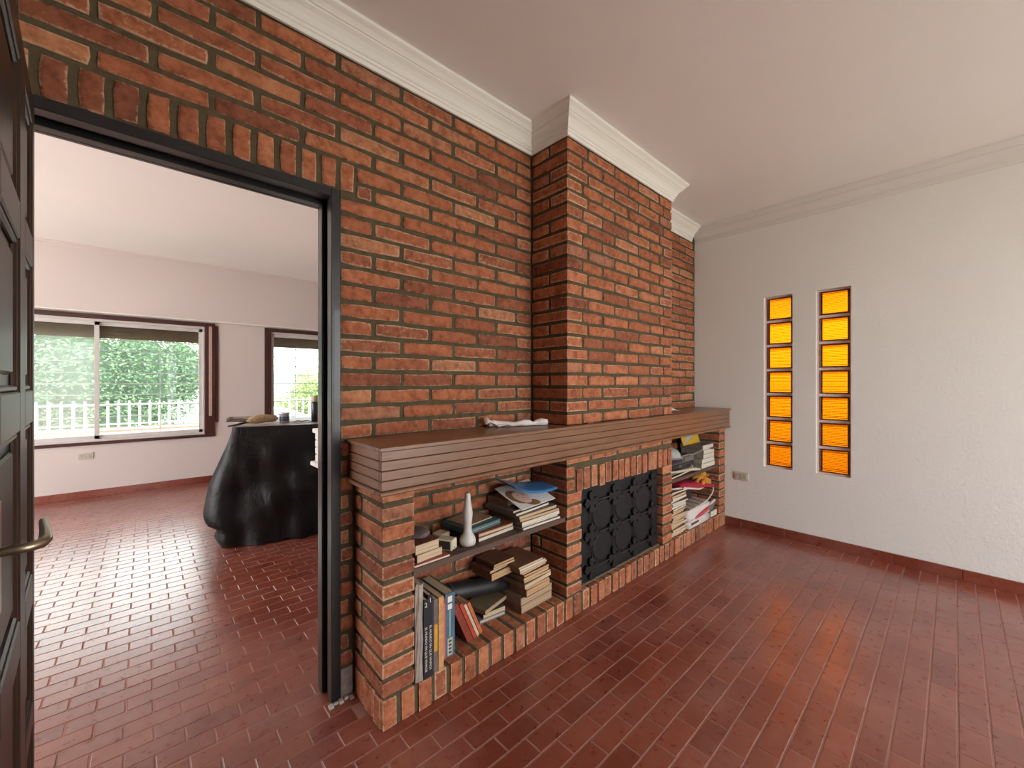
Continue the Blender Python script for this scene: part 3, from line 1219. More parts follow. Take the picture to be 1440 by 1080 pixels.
def text_mesh(body, size, mat, parent, M, depth=.0003, sx=1.0):
    cu = bpy.data.curves.new('lettering', 'FONT')
    cu.body = body
    cu.size = size
    cu.align_x = 'CENTER'
    cu.align_y = 'CENTER'
    cu.extrude = depth
    cu.resolution_u = 3
    tmp = bpy.data.objects.new('lettering', cu)
    C.objects.link(tmp)
    dg = bpy.context.evaluated_depsgraph_get()
    me = bpy.data.meshes.new_from_object(tmp.evaluated_get(dg))
    bpy.data.objects.remove(tmp)
    me.materials.clear()
    me.materials.append(mat)
    o = bpy.data.objects.new('lettering', me)
    C.objects.link(o)
    o.parent = parent
    o.matrix_local = M @ Matrix.Diagonal((sx, 1, 1, 1))
    return o


INK_W = plain((.80, .76, .68), .6, 0, .03, 10, 0, 0, 'white_ink')
INK_D = plain((.05, .05, .05), .6, 0, .03, 10, 0, 0, 'dark_ink')


def spine_M(l_at, t_at):
    """Lettering on the spine, reading from the top down, letter tops towards +z (thickness)."""
    # text x -> -y(local length), text y -> +z(thickness), text normal -> -x
    return Matrix(((0, 0, -1, -.0004), (-1, 0, 0, l_at), (0, 1, 0, t_at), (0, 0, 0, 1)))


LZ = .1145     # ledge top
# -- standing volumes at the door-side pillar
wrp = thing('wrapped_book', 'tall thick book wrapped in crumpled grey plastic at the bay corner', 'book', M=stand(.795, 1.437, LZ))
bm = bmesh.new()
rn = random.Random(4)
nx, nl = 5, 9
def wrapv(u, v, s):
    pass
box(bm, 0, .22, 0, .395, 0, .034)
bmesh.ops.subdivide_edges(bm, edges=bm.edges[:], cuts=4, use_grid_fill=True)
for v in bm.verts:
    v.co += Vector((rn.uniform(-.004, .004) if v.co.x > .001 else rn.uniform(-.006, .003), rn.uniform(-.004, .004) if v.co.y > .01 else 0, rn.uniform(-.003, .003) if v.co.z > .005 else 0))
    if v.co.y > .36:
        v.co.y += .02 * (v.co.x / .22) - .005
obj('plastic_wrap', bm, plain((.36, .31, .26), .35, 0, .25, 14, .25), wrp)
obj('pages', B(.01, .205, .004, .37, .004, .029), PAGES[1], wrp)

for i, (x, l, num) in enumerate(((.8315, .318, '2'), (.8525, .330, '1'))):
    b_ = book('black volume of a matching pair with white spine lettering, %s the grey wrapped book' % ('touching' if i == 0 else 'second from'), stand(x, 1.432 + .002 * i, LZ), .21, l, .0200, (.012, .011, .014), 3)
    text_mesh('EL MUNDO EN QUE VIVIMOS', .0135, INK_W, b_, spine_M(.118, .010), sx=1.02)
    text_mesh(num, .026, INK_W, b_, Matrix(((0, 0, -1, -.0004), (0, 1, 0, l - .022), (1, 0, 0, .010), (0, 0, 0, 1))))
book('dark violet hardback squeezed between black volumes and a grey-yellow book', stand(.8735, 1.440, LZ), .20, .30, .009, (.035, .025, .05), 1)
b_ = book('worn grey book with a yellow spine patch', stand(.8835, 1.441, LZ), .19, .300, .0185, (.17, .13, .10), 1)
obj('spine_patch', B(-.0006, 0, .085, .195, .001, .0175), plain((.62, .33, .03), .6), b_)
book('tall tan paperback standing beside the yellow-patched book', stand(.9035, 1.438, LZ), .20, .302, .0245, (.55, .29, .12), 1, .002)
b_ = book('narrow red paperback standing between tan and blue books', stand(.936, 1.474, LZ), .19, .265, .026, (.36, .045, .03), 1, .002)
obj('spine_patch', B(-.0006, 0, .01, .245, .0135, .0235), plain((.55, .16, .12), .6), b_)
b_ = book('thick teal-blue hardback standing beside the leaning red books', stand(.966, 1.482, LZ), .205, .275, .048, (.055, .15, .21), 1)
obj('spine_stripe', B(-.0006, 0, .085, .20, .020, .026), plain((.42, .42, .36), .6), b_)
obj('spine_patch', B(-.0008, 0, .006, .080, .011, .036), plain((.52, .48, .38), .6), b_)
bm = bmesh.new()
for i_ in range(4):
    box(bm, -.0014, -.0008, .014 + .016 * i_, .023 + .016 * i_, .016, .031)
obj('printed_marks', bm, INK_D, b_)
obj('title_patch', boxes([(-.0008, 0, .205, .228, .012, .034), (-.0008, 0, .236, .262, .012, .034)]), INK_W, b_)

# -- leaning red books: bottoms on the ledge, tops against the blue book
import_lean = -.42
for i, (x, l, th, col, pg, lab) in enumerate((
        (1.098, .215, .030, (.23, .035, .018), 2, 'dark red hardback leaning against the blue book'),
        (1.137, .205, .016, (.40, .055, .022), 2, 'bright red paperback leaning, second in the slanted row'),
        (1.160, .190, .013, (.58, .45, .33), 1, 'cream paperback leaning, third in the slanted row'),
        (1.181, .185, .016, (.48, .13, .05), 1, 'orange-red paperback leaning, outermost of the slanted row'))):
    book(lab, stand(x, 1.497 + .006 * i, LZ + .001, import_lean), .095, l, th, col, pg, .0022)

# -- black rolled case
tb_ = thing('rolled_case', 'black cylindrical leather case lying behind the leaning red books', 'case', M=Matrix.Translation((1.085, 1.662, .285)) @ Matrix.Rotation(.155, 4, 'Y') @ Matrix.Rotation(-.05, 4, 'Z'))
obj('body', tube(bmesh.new(), [(0, 0, 0), (.005, 0, 0), (.10, 0, 0), (.25, 0, 0), (.385, 0, 0), (.39, 0, 0)], [.036, .041, .042, .042, .041, .036], 20), plain((.016, .015, .016), .5, 0, .3, 25, 0, .3), tb_, smooth=True)
for x in (.012, .37):
    obj('band', tube(bmesh.new(), [(x, 0, 0), (x + .014, 0, 0)], .0428, 20), plain((.03, .028, .028), .4), tb_)

# -- blue-edged book and thin books at the foot of the case
def stack_lie(rows, grp=None):
    z = rows[0][3]
    for (lab, x, y, _, w_, l, th, a, col, pg, tc) in rows:
        book(lab, lie(x, y, z, a), w_, l, th, col, pg, tc, grp)
        z += th + .0004
    return z


stack_lie([('flat book with a pale blue-grey cover lying on the brick ledge', 1.225, 1.575, LZ, .155, .105, .020, -.10, (.16, .20, .25), 1, .004),
           ('small pale book lying on the blue-grey book', 1.245, 1.572, 0, .135, .10, .024, -.08, (.10, .085, .075), 1, .002)])
b_ = book('olive-brown paperback resting askew under the black case', Matrix.Translation((1.235, 1.545, .1700)) @ Matrix.Rotation(.26, 4, 'Z') @ Matrix.Rotation(.02, 4, 'Y'), .19, .13, .021, (.17, .13, .07), 4, .002)

# -- small stack resting on the case
z = .327
sm = [('thick tan paperback, lowest of the small stack on the black case', 1.268, 1.535, z, .165, .145, .036, .06, (.15, .075, .045), 2, .0015),
      ('dog-eared paperback, second of the small stack on the black case', 1.262, 1.540, 0, .160, .14, .014, .10, (.12, .06, .04), 0, .0015),
      ('paperback with folded corner, third of the small stack on the black case', 1.282, 1.538, 0, .145, .14, .013, .02, (.10, .05, .035), 0, .0015),
      ('brown paperback, topmost of the small stack on the black case', 1.285, 1.536, 0, .14, .14, .012, .05, (.11, .05, .03), 2, .0015)]
stack_lie(sm)

# -- tall stack beside the firebox pier
ords = ['lowest', 'second', 'third', 'fourth', 'fifth', 'sixth', 'seventh', 'eighth', 'ninth', 'tenth', 'eleventh', 'twelfth', 'thirteenth', 'fourteenth', 'fifteenth', 'sixteenth', 'seventeenth', 'eighteenth', 'nineteenth', 'topmost']
spec = [(1.437, 1.500, .262, .20, .046, .02, (.20, .13, .085), 4), (1.425, 1.492, .275, .20, .042, .05, (.22, .15, .10), 4), (1.452, 1.478, .215, .20, .036, .06, (.17, .11, .06), 2),
        (1.450, 1.480, .20, .20, .016, .01, (.19, .06, .035), 2), (1.432, 1.470, .24, .20, .022, .08, (.20, .13, .08), 1), (1.440, 1.482, .225, .19, .014, .02, (.16, .08, .04), 0),
        (1.430, 1.475, .225, .20, .018, .07, (.18, .11, .06), 0), (1.436, 1.478, .215, .20, .013, .03, (.20, .045, .03), 2), (1.425, 1.480, .215, .20, .013, .09, (.13, .08, .05), 0),
        (1.404, 1.474, .235, .20, .014, .07, (.12, .07, .045), 1), (1.398, 1.472, .22, .20, .015, .04, (.13, .08, .05), 3), (1.390, 1.470, .205, .20, .012, .03, (.16, .07, .04), 1)]
z = LZ
for i, (x, y, w_, l, th, a, col, pg) in enumerate(spec):
    o_ = 'topmost' if i == len(spec) - 1 else ords[i]
    w_ -= .022
    book('%s paperback, %s of the tall stack beside the firebox pier' % (('thick worn', 'tan', 'thin brown')[0 if th > .03 else 1 if th > .0145 else 2], o_), lie(x, y, z, a), w_, l, th, col, pg, .0016 if th < .03 else .003)
    z += th + .0004

# -- upper shelf: items
SZ = ZS + .0003
book('thin pink-red magazine lying at the pillar end of the shelf', lie(.800, 1.452, SZ, .01), .17, .21, .008, (.42, .12, .09), 3, .001)
book('thick tan paperback lying on the pink-red magazine', lie(.818, 1.463, SZ + .0085, .10), .128, .18, .034, (.14, .035, .025), 1, .0018)
book('thick tan paperback on top of the pillar-end pile', lie(.810, 1.462, SZ + .0432, .07), .116, .175, .040, (.15, .05, .03), 1, .0018)
# crumpled grey-purple pouch on the pile
po = obj('pouch', lathe(bmesh.new(), [(.01, 0), (.045, .004), (.055, .014), (.042, .024), (.012, .03)], 14, 1.0, 1.3), plain((.14, .10, .10), .8, 0, .3, 30, 0, .4), loc=(.868, 1.560, SZ + .084), smooth=True)
tag(po, 'soft grey-brown pouch lying on the pillar-end pile', 'pouch')
# power adapter
ad = thing('power_adapter', 'cream plastic power adapter box with black cable on the shelf', 'adapter', (1.003, 1.530, SZ), .50)
obj('body', B(-.024, .024, -.04, .04, 0, .048, .004), plain((.66, .60, .44), .45), ad)
obj('dark_side', B(-.0252, -.0238, -.03, .035, .006, .042), plain((.03, .028, .025), .6), ad)
obj('socket_hole', tube(bmesh.new(), [(0.0, -.0405, .012), (0, -.039, .012)], .004, 10), INK_D, ad)
obj('cable', tube(bmesh.new(), [(-.02, -.035, .006), (.0, -.075, .004), (.05, -.09, .004), (.065, -.075, .004), (.058, -.03, .004), (.05, .02, .004), (.03, .045, .008), (-.01, .06, .03), (-.05, .05, .05), (-.09, .02, .053)], .0022, 6), plain((.05, .035, .03), .6), ad, smooth=True)
ad2 = obj('plug_block', B(-.03, .03, -.03, .03, 0, .040, .004), plain((.60, .56, .44), .45), loc=(1.035, 1.625, SZ), rot=(0, 0, .3))
tag(ad2, 'pale plastic plug block lying behind the adapter box', 'plug')
# white vase
va = obj('vase', lathe(bmesh.new(), [(.020, 0), (.036, .006), (.038, .022), (.033, .040), (.021, .055), (.0185, .070), (.019, .10), (.0215, .125), (.0235, .145), (.0195, .170), (.0145, .20), (.0125, .228), (.0105, .238)], 24), plain((.62, .61, .58), .35, 0, .08, 40, .2), loc=(1.097, 1.500, SZ), smooth=True)
va.data.materials[0].node_tree.nodes['Principled BSDF'].inputs['Subsurface Weight'].default_value = .15
tag(va, 'slim white frosted bottle vase with a bulbous foot', 'vase')
# middle pile
stack_lie([('cream paperback with a dark spine, lowest of the middle shelf pile', 1.150, 1.487, SZ, .235, .20, .018, .07, (.07, .05, .045), 3, .0018),
           ('red-brown folder with cream edges, second of the middle shelf pile', 1.152, 1.490, 0, .225, .20, .020, .03, (.23, .06, .03), 1, .004),
           ('thick teal hardback, third of the middle shelf pile', 1.105, 1.505, 0, .215, .19, .024, .11, (.045, .145, .165), 4, .009),
           ('faded buff booklet lying on the teal hardback', 1.128, 1.540, 0, .17, .15, .006, .16, (.30, .22, .14), 0, .001)])
# magazine pile
mg = [(1.407, 1.455, .282, .235, .0115, .00, (.30, .29, .27), 3), (1.405, 1.462, .275, .230, .010, .015, (.10, .09, .085), 3), (1.398, 1.455, .290, .235, .020, .02, (.22, .17, .11), 3),
      (1.392, 1.462, .290, .230, .014, -.01, (.12, .10, .085), 0), (1.385, 1.460, .290, .235, .016, .04, (.16, .14, .12), 0), (1.375, 1.472, .270, .22, .012, .10, (.15, .12, .10), 3), (1.372, 1.490, .250, .20, .010, .12, (.13, .11, .10), 3)]
z = SZ
for i, (x, y, w_, l, th, a, col, pg) in enumerate(mg):
    book('grey-brown magazine, %s of the pile under the blue folder' % ('topmost' if i == len(mg) - 1 else ords[i]), lie(x, y, z, a), w_, l, th, col, pg, .0012, name='magazine')['category'] = 'magazine'
    z += th + .0004
ZG = z
book('thick brown book standing out behind the photo magazine', lie(1.395, 1.560, ZG, .14), .20, .14, .036, (.14, .085, .045), 0, .003)
# magazine with a portrait photo, tilted on the brown book
Mp = Matrix.Translation((1.405, 1.462, ZG + .002)) @ Matrix.Rotation(.10, 4, 'Z') @ Matrix.Rotation(.37, 4, 'X')
pm = thing('magazine', 'white magazine with a portrait photograph on its cover, tilted on the pile', 'magazine', M=Mp)
obj('cover', B(0, .285, 0, .21, 0, .004, .001), plain((.74, .71, .66), .35, 0, .04, 12), pm)


def disc(bm, cx, cy, rx, ry, z, n=20, a=0):
    vs = [bm.verts.new((cx + rx * math.cos(q) * math.cos(a) - ry * math.sin(q) * math.sin(a), cy + rx * math.cos(q) * math.sin(a) + ry * math.sin(q) * math.cos(a), z)) for q in [2 * math.pi * k / n for k in range(n)]]
    bm.faces.new(vs)
    return bm


obj('printed_hair', disc(disc(bmesh.new(), .062, .098, .050, .066, .00425, a=.5), .118, .030, .050, .026, .00423, a=-.3), plain((.25, .12, .055), .4, 0, .35, 60), pm)
obj('printed_face', disc(bmesh.new(), .090, .085, .044, .056, .0044, a=.5), plain((.74, .47, .36), .4, 0, .12, 40), pm)
obj('printed_lips', disc(bmesh.new(), .112, .102, .0035, .010, .0046, a=.5), plain((.5, .12, .10), .4), pm)
bm = bmesh.new()
disc(bm, .079, .108, .0025, .006, .0046, 10, .5)
disc(bm, .094, .080, .0025, .006, .0046, 10, .5)
obj('printed_eyes', bm, plain((.05, .03, .02), .4), pm)
# blue folder, bent, on top
bf = thing('folder', 'bent blue plastic folder lying on top of the magazine pile', 'folder', (1.40, 1.48, ZG + .05))
bm = bmesh.new()
nu, nv = 12, 6
for lay, dz in ((0, 0), (1, .006)):
    g = []
    for i in range(nu + 1):
        row = []
        for k in range(nv + 1):
            u, v = i / nu, k / nv
            x = -.055 + .345 * u + .03 * v
            y = -.025 + .185 * v + .02 * u * (1 - v)
            zz = .078 * (1 - u) ** 2.2 * (1 - .45 * v) + .034 * v * (1 - u) + .010 * v + .012 * u * u + dz * (1 - .6 * v)
            row.append(bm.verts.new((x, y, zz)))
        g.append(row)
    for i in range(nu):
        for k in range(nv):
            bm.faces.new((g[i][k], g[i + 1][k], g[i + 1][k + 1], g[i][k + 1]))
fo = obj('sheet', bm, plain((.055, .22, .48), .3, 0, .08, 20, .2), bf, smooth=True)
md = fo.modifiers.new('thickness', 'SOLIDIFY')
md.thickness = .0012

# -- right bay, upper shelf
for i in range(5):
    th = (.040, .038, .036, .036, .042)[i]
    zz = SZ + sum((.040, .038, .036, .036, .042)[:i]) + .0004 * i
    book('white-paged thick book, %s of the white pile in the narrow bay' % ('topmost' if i == 4 else ords[i]), lie((3.545, 3.56, 3.60, 3.612, 3.60)[i], 1.465 + .003 * i, zz, (.0, .01, .0, -.01, .0)[i]), (.285, .272, .232, .222, .228)[i], .20, th, ((.30, .27, .22), (.33, .30, .25), (.28, .25, .2), (.3, .28, .24), (.20, .17, .14))[i], 3, .0015)
pa = obj('book_strap', B(3.742, 3.835, 1.4545, 1.459, SZ + .150, SZ + .166), INK_D)
tag(pa, 'black strap end hanging across the white book pile', 'strap')
vcr = thing('video_recorder', 'dark grey cassette recorder box on the narrow bay shelf', 'recorder', (3.05, 1.50, SZ + .082), .0)
obj('body', B(0, .43, 0, .19, 0, .052, .004), plain((.09, .085, .08), .5), vcr)
obj('cassette_slot', B(.02, .20, -.001, .002, .018, .044), plain((.008, .008, .012), .35), vcr)
obj('label_strip', B(.04, .19, -.002, .001, .006, .018), plain((.06, .04, .12), .5), vcr)
obj('button_panel', B(.25, .41, -.002, .002, .008, .045), plain((.16, .145, .125), .5), vcr)
vc2 = thing('black_case', 'flat black case lying under the grey recorder box', 'case', (3.02, 1.505, SZ + .036))
obj('body', B(0, .47, 0, .18, 0, .045, .004), plain((.03, .029, .03), .45), vc2)
obj('latch', B(.19, .235, -.003, .001, .014, .032, .001), plain((.2, .18, .16), .4, .5), vc2)
dsc = obj('flat_box', B(0, .50, 0, .17, 0, .0352, .003), plain((.30, .25, .17), .7), loc=(3.0, 1.515, SZ))
tag(dsc, 'low buff cardboard box at the bottom of the narrow bay shelf', 'box')
co = obj('cable', tube(bmesh.new(), [(3.22, 1.495, SZ + .140), (3.30, 1.483, SZ + .150), (3.40, 1.478, SZ + .144), (3.47, 1.478, SZ + .146), (3.54, 1.480, SZ + .150), (3.58, 1.478, SZ + .16)], .007, 8), plain((.22, .20, .17), .5), smooth=True)
tag(co, 'thick grey cable looped over the recorder box', 'cable')
# cream plastic hanger-like frame on the shelf edge
ha = thing('coat_hanger', 'cream plastic coat hanger lying on the edge of the narrow bay shelf', 'hanger', (3.20, 1.452, SZ + .004))
CRM = plain((.56, .50, .38), .5)
obj('bar', tube(bmesh.new(), [(-.22, .03, .045), (-.1, .012, .038), (.10, .008, .030), (.20, .01, .018), (.26, .008, .008), (.30, .004, .003)], [.008, .009, .012, .014, .012, .008], 8), CRM, ha, smooth=True)
obj('bar', tube(bmesh.new(), [(.16, .010, .026), (.05, .012, .016), (-.08, .008, .008), (-.22, .006, .004)], [.010, .007, .006, .006], 8), CRM, ha, smooth=True)
obj('hook', tube(bmesh.new(), [(.16, .012, .024), (.20, .03, .04), (.23, .05, .048), (.21, .07, .045)], .005, 8), CRM, ha, smooth=True)
# grey dome cap and yellow picture book on top
cap = thing('cap', 'pale grey domed cap resting on the recorder box', 'cap', (3.150, 1.560, SZ + .1365))
obj('dome', lathe(bmesh.new(), [(.088, 0), (.092, .010), (.087, .032), (.070, .056), (.042, .072), (.012, .078)], 24, 1.1, .95), plain((.40, .42, .39), .6), cap, smooth=True)
obj('brim', lathe(bmesh.new(), [(.094, -.001), (.106, .001), (.106, .006), (.094, .011)], 24, 1.1, .95), plain((.30, .29, .26), .6), cap, smooth=True)
yb_ = thing('picture_book', 'yellow picture book with a blue drawing leaning on the back of the bay', 'book', M=Matrix.Translation((3.47, 1.585, SZ + .1945)) @ Matrix.Rotation(-.30, 4, 'X'))
obj('cover', B(0, .33, 0, .010, 0, .118, .002), plain((.66, .40, .03), .4, 0, .1, 10), yb_)
bm = bmesh.new()
for (cx, cz, rx, rz, a) in ((.12, .055, .09, .017, .35), (.22, .080, .08, .015, .35)):
    vs = [bm.verts.new((cx + rx * math.cos(q) * math.cos(a) - rz * math.sin(q) * math.sin(a), -.0006, cz + rx * math.cos(q) * math.sin(a) + rz * math.sin(q) * math.cos(a))) for q in [2 * math.pi * k / 18 for k in range(18)]]
    bm.faces.new(vs)
obj('printed_drawing', bm, plain((.42, .48, .58), .4), yb_)
obj('spine', B(.33, .342, 0, .011, 0, .118, .002), plain((.12, .14, .26), .4), yb_)

# -- right bay, ledge: pile of paperbacks against the pier
z = LZ
cols_ = [(.20, .12, .07), (.24, .17, .10), (.17, .10, .06), (.26, .2, .13), (.22, .07, .045), (.15, .1, .08)]
rn = random.Random(9)
for i in range(20):
    th = rn.uniform(.014, .0205)
    if z + th > LZ + .345:
        th = .012
    a = rn.uniform(-.06, .08)
    book('slim yellowed paperback, %s of the pile against the firebox pier in the narrow bay' % ords[i], lie(3.002 + rn.uniform(-.008, .012), 1.460 + rn.uniform(-.006, .008), z, a), .235 + rn.uniform(-.02, .018), .19, th, cols_[rn.randrange(6)], [0, 1, 3, 1][rn.randrange(4)], .0014)
    z += th + .0004
ZP = z
# wire rack on the white paper bundle
wb1 = thing('paper_bundle', 'white paper bag bundle with a red band lying on the narrow bay ledge', 'bundle', (3.275, 1.447, LZ))
def blob_box(x0, x1, y0, y1, z0, z1, seed, amp, cuts=3):
    bm = B(x0, x1, y0, y1, z0, z1)
    bmesh.ops.subdivide_edges(bm, edges=bm.edges[:], cuts=cuts, use_grid_fill=True)
    r_ = random.Random(seed)
    for v in bm.verts:
        if v.co.z > z0 + .002:
            v.co += Vector((r_.uniform(-amp, amp), r_.uniform(-amp, amp * .5), r_.uniform(-amp, amp)))
    return bm
obj('bag', blob_box(0, .40, .002, .20, 0, .052, 3, .006), plain((.66, .60, .56), .5, 0, .08, 12), wb1, smooth=True)
obj('printed_mark', B(.03, .16, -.006, -.003, .030, .046), plain((.16, .05, .04), .5), wb1)
wb2 = thing('paper_bag', 'white plastic bag with a red stripe under the wire rack', 'bag', (3.262, 1.450, LZ + .060))
obj('bag', blob_box(0, .42, .002, .20, 0, .085, 5, .008), plain((.68, .63, .60), .45, 0, .06, 12), wb2, smooth=True)
obj('stripe', tube(bmesh.new(), [(.12, -.004, .012), (.22, -.008, .022), (.33, -.008, .040), (.40, -.006, .055)], [.008, .012, .013, .009], 8), plain((.55, .06, .07), .5), wb2, smooth=True)
rk = thing('wire_rack', 'white wire rack holding pale panels on top of the bag', 'rack', (3.29, 1.455, LZ + .152))
for i in range(4):
    obj('panel', B(.02 + .09 * i, .095 + .09 * i, .01, .17, .004 + .004 * i, .008 + .004 * i, .001), plain((.52, .44, .38), .6), rk)
    obj('wire', tube(bmesh.new(), [(.012 + .09 * i, .0, .004 + .004 * i), (.012 + .09 * i, .18, .010 + .004 * i)], .003, 6), plain((.20, .17, .15), .5), rk)
obj('rim', tube(bmesh.new(), [(0, 0, .0), (.18, -.004, .006), (.36, -.002, .020), (.46, .0, .060), (.51, .01, .085), (.535, .03, .115), (.54, .06, .13)], .006, 8), plain((.60, .54, .48), .5), rk, smooth=True)
obj('rim', tube(bmesh.new(), [(-.28, .06, .205), (-.10, .0, .200), (.06, -.006, .168), (.20, .0, .140), (.34, .03, .128), (.50, .05, .125)], .008, 8), plain((.60, .55, .50), .5), rk, smooth=True)
rd = thing('radio', 'small black radio with a grey dial behind the wire rack', 'radio', (3.27, 1.56, LZ + .175))
obj('body', B(0, .30, 0, .13, 0, .10, .006), plain((.018, .02, .02), .4), rd)
obj('dial', tube(bmesh.new(), [(.09, -.004, .05), (.09, .004, .05)], .036, 20), plain((.20, .23, .21), .4), rd)
# grey shoe-like bundle at the pillar
gb_ = thing('folded_umbrella', 'grey folded umbrella lying at the corner pillar', 'umbrella', (3.70, 1.47, LZ + .075))
obj('canopy', tube(bmesh.new(), [(-.02, .0, .0), (.05, .01, .012), (.12, .02, .02), (.15, .03, .02)], [.02, .03, .026, .012], 12), plain((.14, .15, .145), .7), gb_, smooth=True)
obj('strap', tube(bmesh.new(), [(.02, -.006, .04), (.09, -.004, .052), (.145, .0, .05)], [.010, .014, .010], 8), plain((.55, .56, .57), .5), gb_, smooth=True)
book('cream booklet under the grey umbrella', lie(3.71, 1.455, LZ, .0), .14, .16, .05, (.33, .28, .22), 3, .002)
# red cushion with the orange knitted toy
bm = blob_box(-.335, .335, -.108, .108, -.024, .024, 8, .004, 5)
for v in bm.verts:
    u_ = max(abs(v.co.x) / .335, abs(v.co.y) / .105)
    v.co.z *= 1.25 - .6 * u_ ** 3
cu_ = obj('cushion', bm, plain((.36, .012, .035), .75, 0, .15, 40, 0, .2), loc=(3.495, 1.562, .432), rot=(0, .14, 0), smooth=True)
tag(cu_, 'crimson cushion lying flat under the narrow bay shelf', 'cushion')
ORG = plain((.58, .25, .035), .9, 0, .2, 60, 0, .5)


def ball(bm, c, r, seg=14):
    m_ = Matrix.Translation(c) @ Matrix.Diagonal((r[0], r[1], r[2], 1))
    bmesh.ops.create_uvsphere(bm, u_segments=seg, v_segments=8, radius=1, matrix=m_)
    return bm


ty = thing('stuffed_toy', 'orange stuffed toy animal lying on the crimson cushion', 'toy', (3.62, 1.525, .434))
obj('body', ball(bmesh.new(), (0, .01, .032), (.085, .05, .036)), ORG, ty, smooth=True)
obj('head', ball(bmesh.new(), (.07, .0, .058), (.046, .042, .036)), ORG, ty, smooth=True)
obj('muzzle', ball(bmesh.new(), (.085, -.038, .052), (.022, .018, .016)), plain((.40, .15, .02), .9, 0, .2, 60), ty, smooth=True)
for x in (.045, .105):
    obj('ear', ball(bmesh.new(), (x, .012, .080), (.017, .012, .016)), ORG, ty, smooth=True)
for pts in ([(-.05, -.01, .03), (-.11, -.03, .012), (-.16, -.03, .010)], [(.02, -.03, .02), (.05, -.06, -.002), (.09, -.066, -.010)], [(-.02, -.03, .018), (-.04, -.06, .008), (-.08, -.066, .006)], [(.10, 0, .02), (.15, -.02, -.004), (.18, -.03, -.012)]):
    obj('limb', tube(bmesh.new(), pts, [.022, .018, .013], 10), ORG, ty, smooth=True)

# -- on the mantel
cl = thing('cloth', 'crumpled white cloth rolled up on the mantel beside the chimney breast', 'cloth', (1.50, 1.60, 1.071), -.42)
bm = bmesh.new()
pts, rr = [], []
rn = random.Random(2)
for i in range(13):
    u = i / 12
    pts.append((-.16 + .34 * u, .012 * math.sin(u * 9), .013 + .004 * math.sin(u * 14)))
    rr.append(.0125 + .006 * math.sin(u * 11 + 1) ** 2 + (.008 if u > .75 else 0) * math.sin((u - .75) * 12))
tube(bm, pts, rr, 10)
for v in bm.verts:
    v.co += Vector((rn.uniform(-.003, .003), rn.uniform(-.004, .004), rn.uniform(-.003, .003)))
    v.co.z = max(v.co.z, .0005)
obj('roll', bm, plain((.78, .74, .70), .9), cl, smooth=True)
bm = bmesh.new()
g = []
for i in range(7):
    row = []
    for k in range(5):
        u, v = i / 6, k / 4
        row.append(bm.verts.new((-.185 + .15 * u, -.03 + .055 * v, .003 + .050 * math.exp(-((u - .12) / .20) ** 2) * (.35 + .65 * v) + .014 * math.sin(u * 6 + v * 2) ** 2)))
    g.append(row)
for i in range(6):
    for k in range(4):
        bm.faces.new((g[i][k], g[i + 1][k], g[i + 1][k + 1], g[i][k + 1]))
fo = obj('flap', bm, plain((.80, .76, .72), .9), cl, smooth=True)
fo.modifiers.new('thickness', 'SOLIDIFY').thickness = .002
bm = bmesh.new()
g = []
for i in range(6):
    row = []
    for k in range(4):
        u, v = i / 5, k / 3
        row.append(bm.verts.new((.15 * u, .05 * v, .001 + .028 * math.sin(math.pi * u) * (v * .7 + .2) + .004 * v)))
    g.append(row)
for i in range(5):
    for k in range(3):
        bm.faces.new((g[i][k], g[i + 1][k], g[i + 1][k + 1], g[i][k + 1]))
sc = obj('paper_scrap', bm, plain((.74, .72, .74), .8), loc=(3.20, 1.60, 1.071), rot=(0, 0, -.3))
sc.modifiers.new('thickness', 'SOLIDIFY').thickness = .001
tag(sc, 'small crumpled white paper on the mantel near the stucco wall', 'paper')

# ================================================================== FAR ROOM: draped table and what stands on it
TB = Vector((.530, 3.900, 0))
ta = -.248
ex, ey = Vector((math.cos(ta), math.sin(ta), 0)), Vector((-math.sin(ta), math.cos(ta), 0))
TL, TD, TZ = 1.55, .80, .948
tbl = thing('draped_table', 'high table draped to the floor in a creased black plastic sheet', 'table', tuple(TB), ta)
bm = bmesh.new()
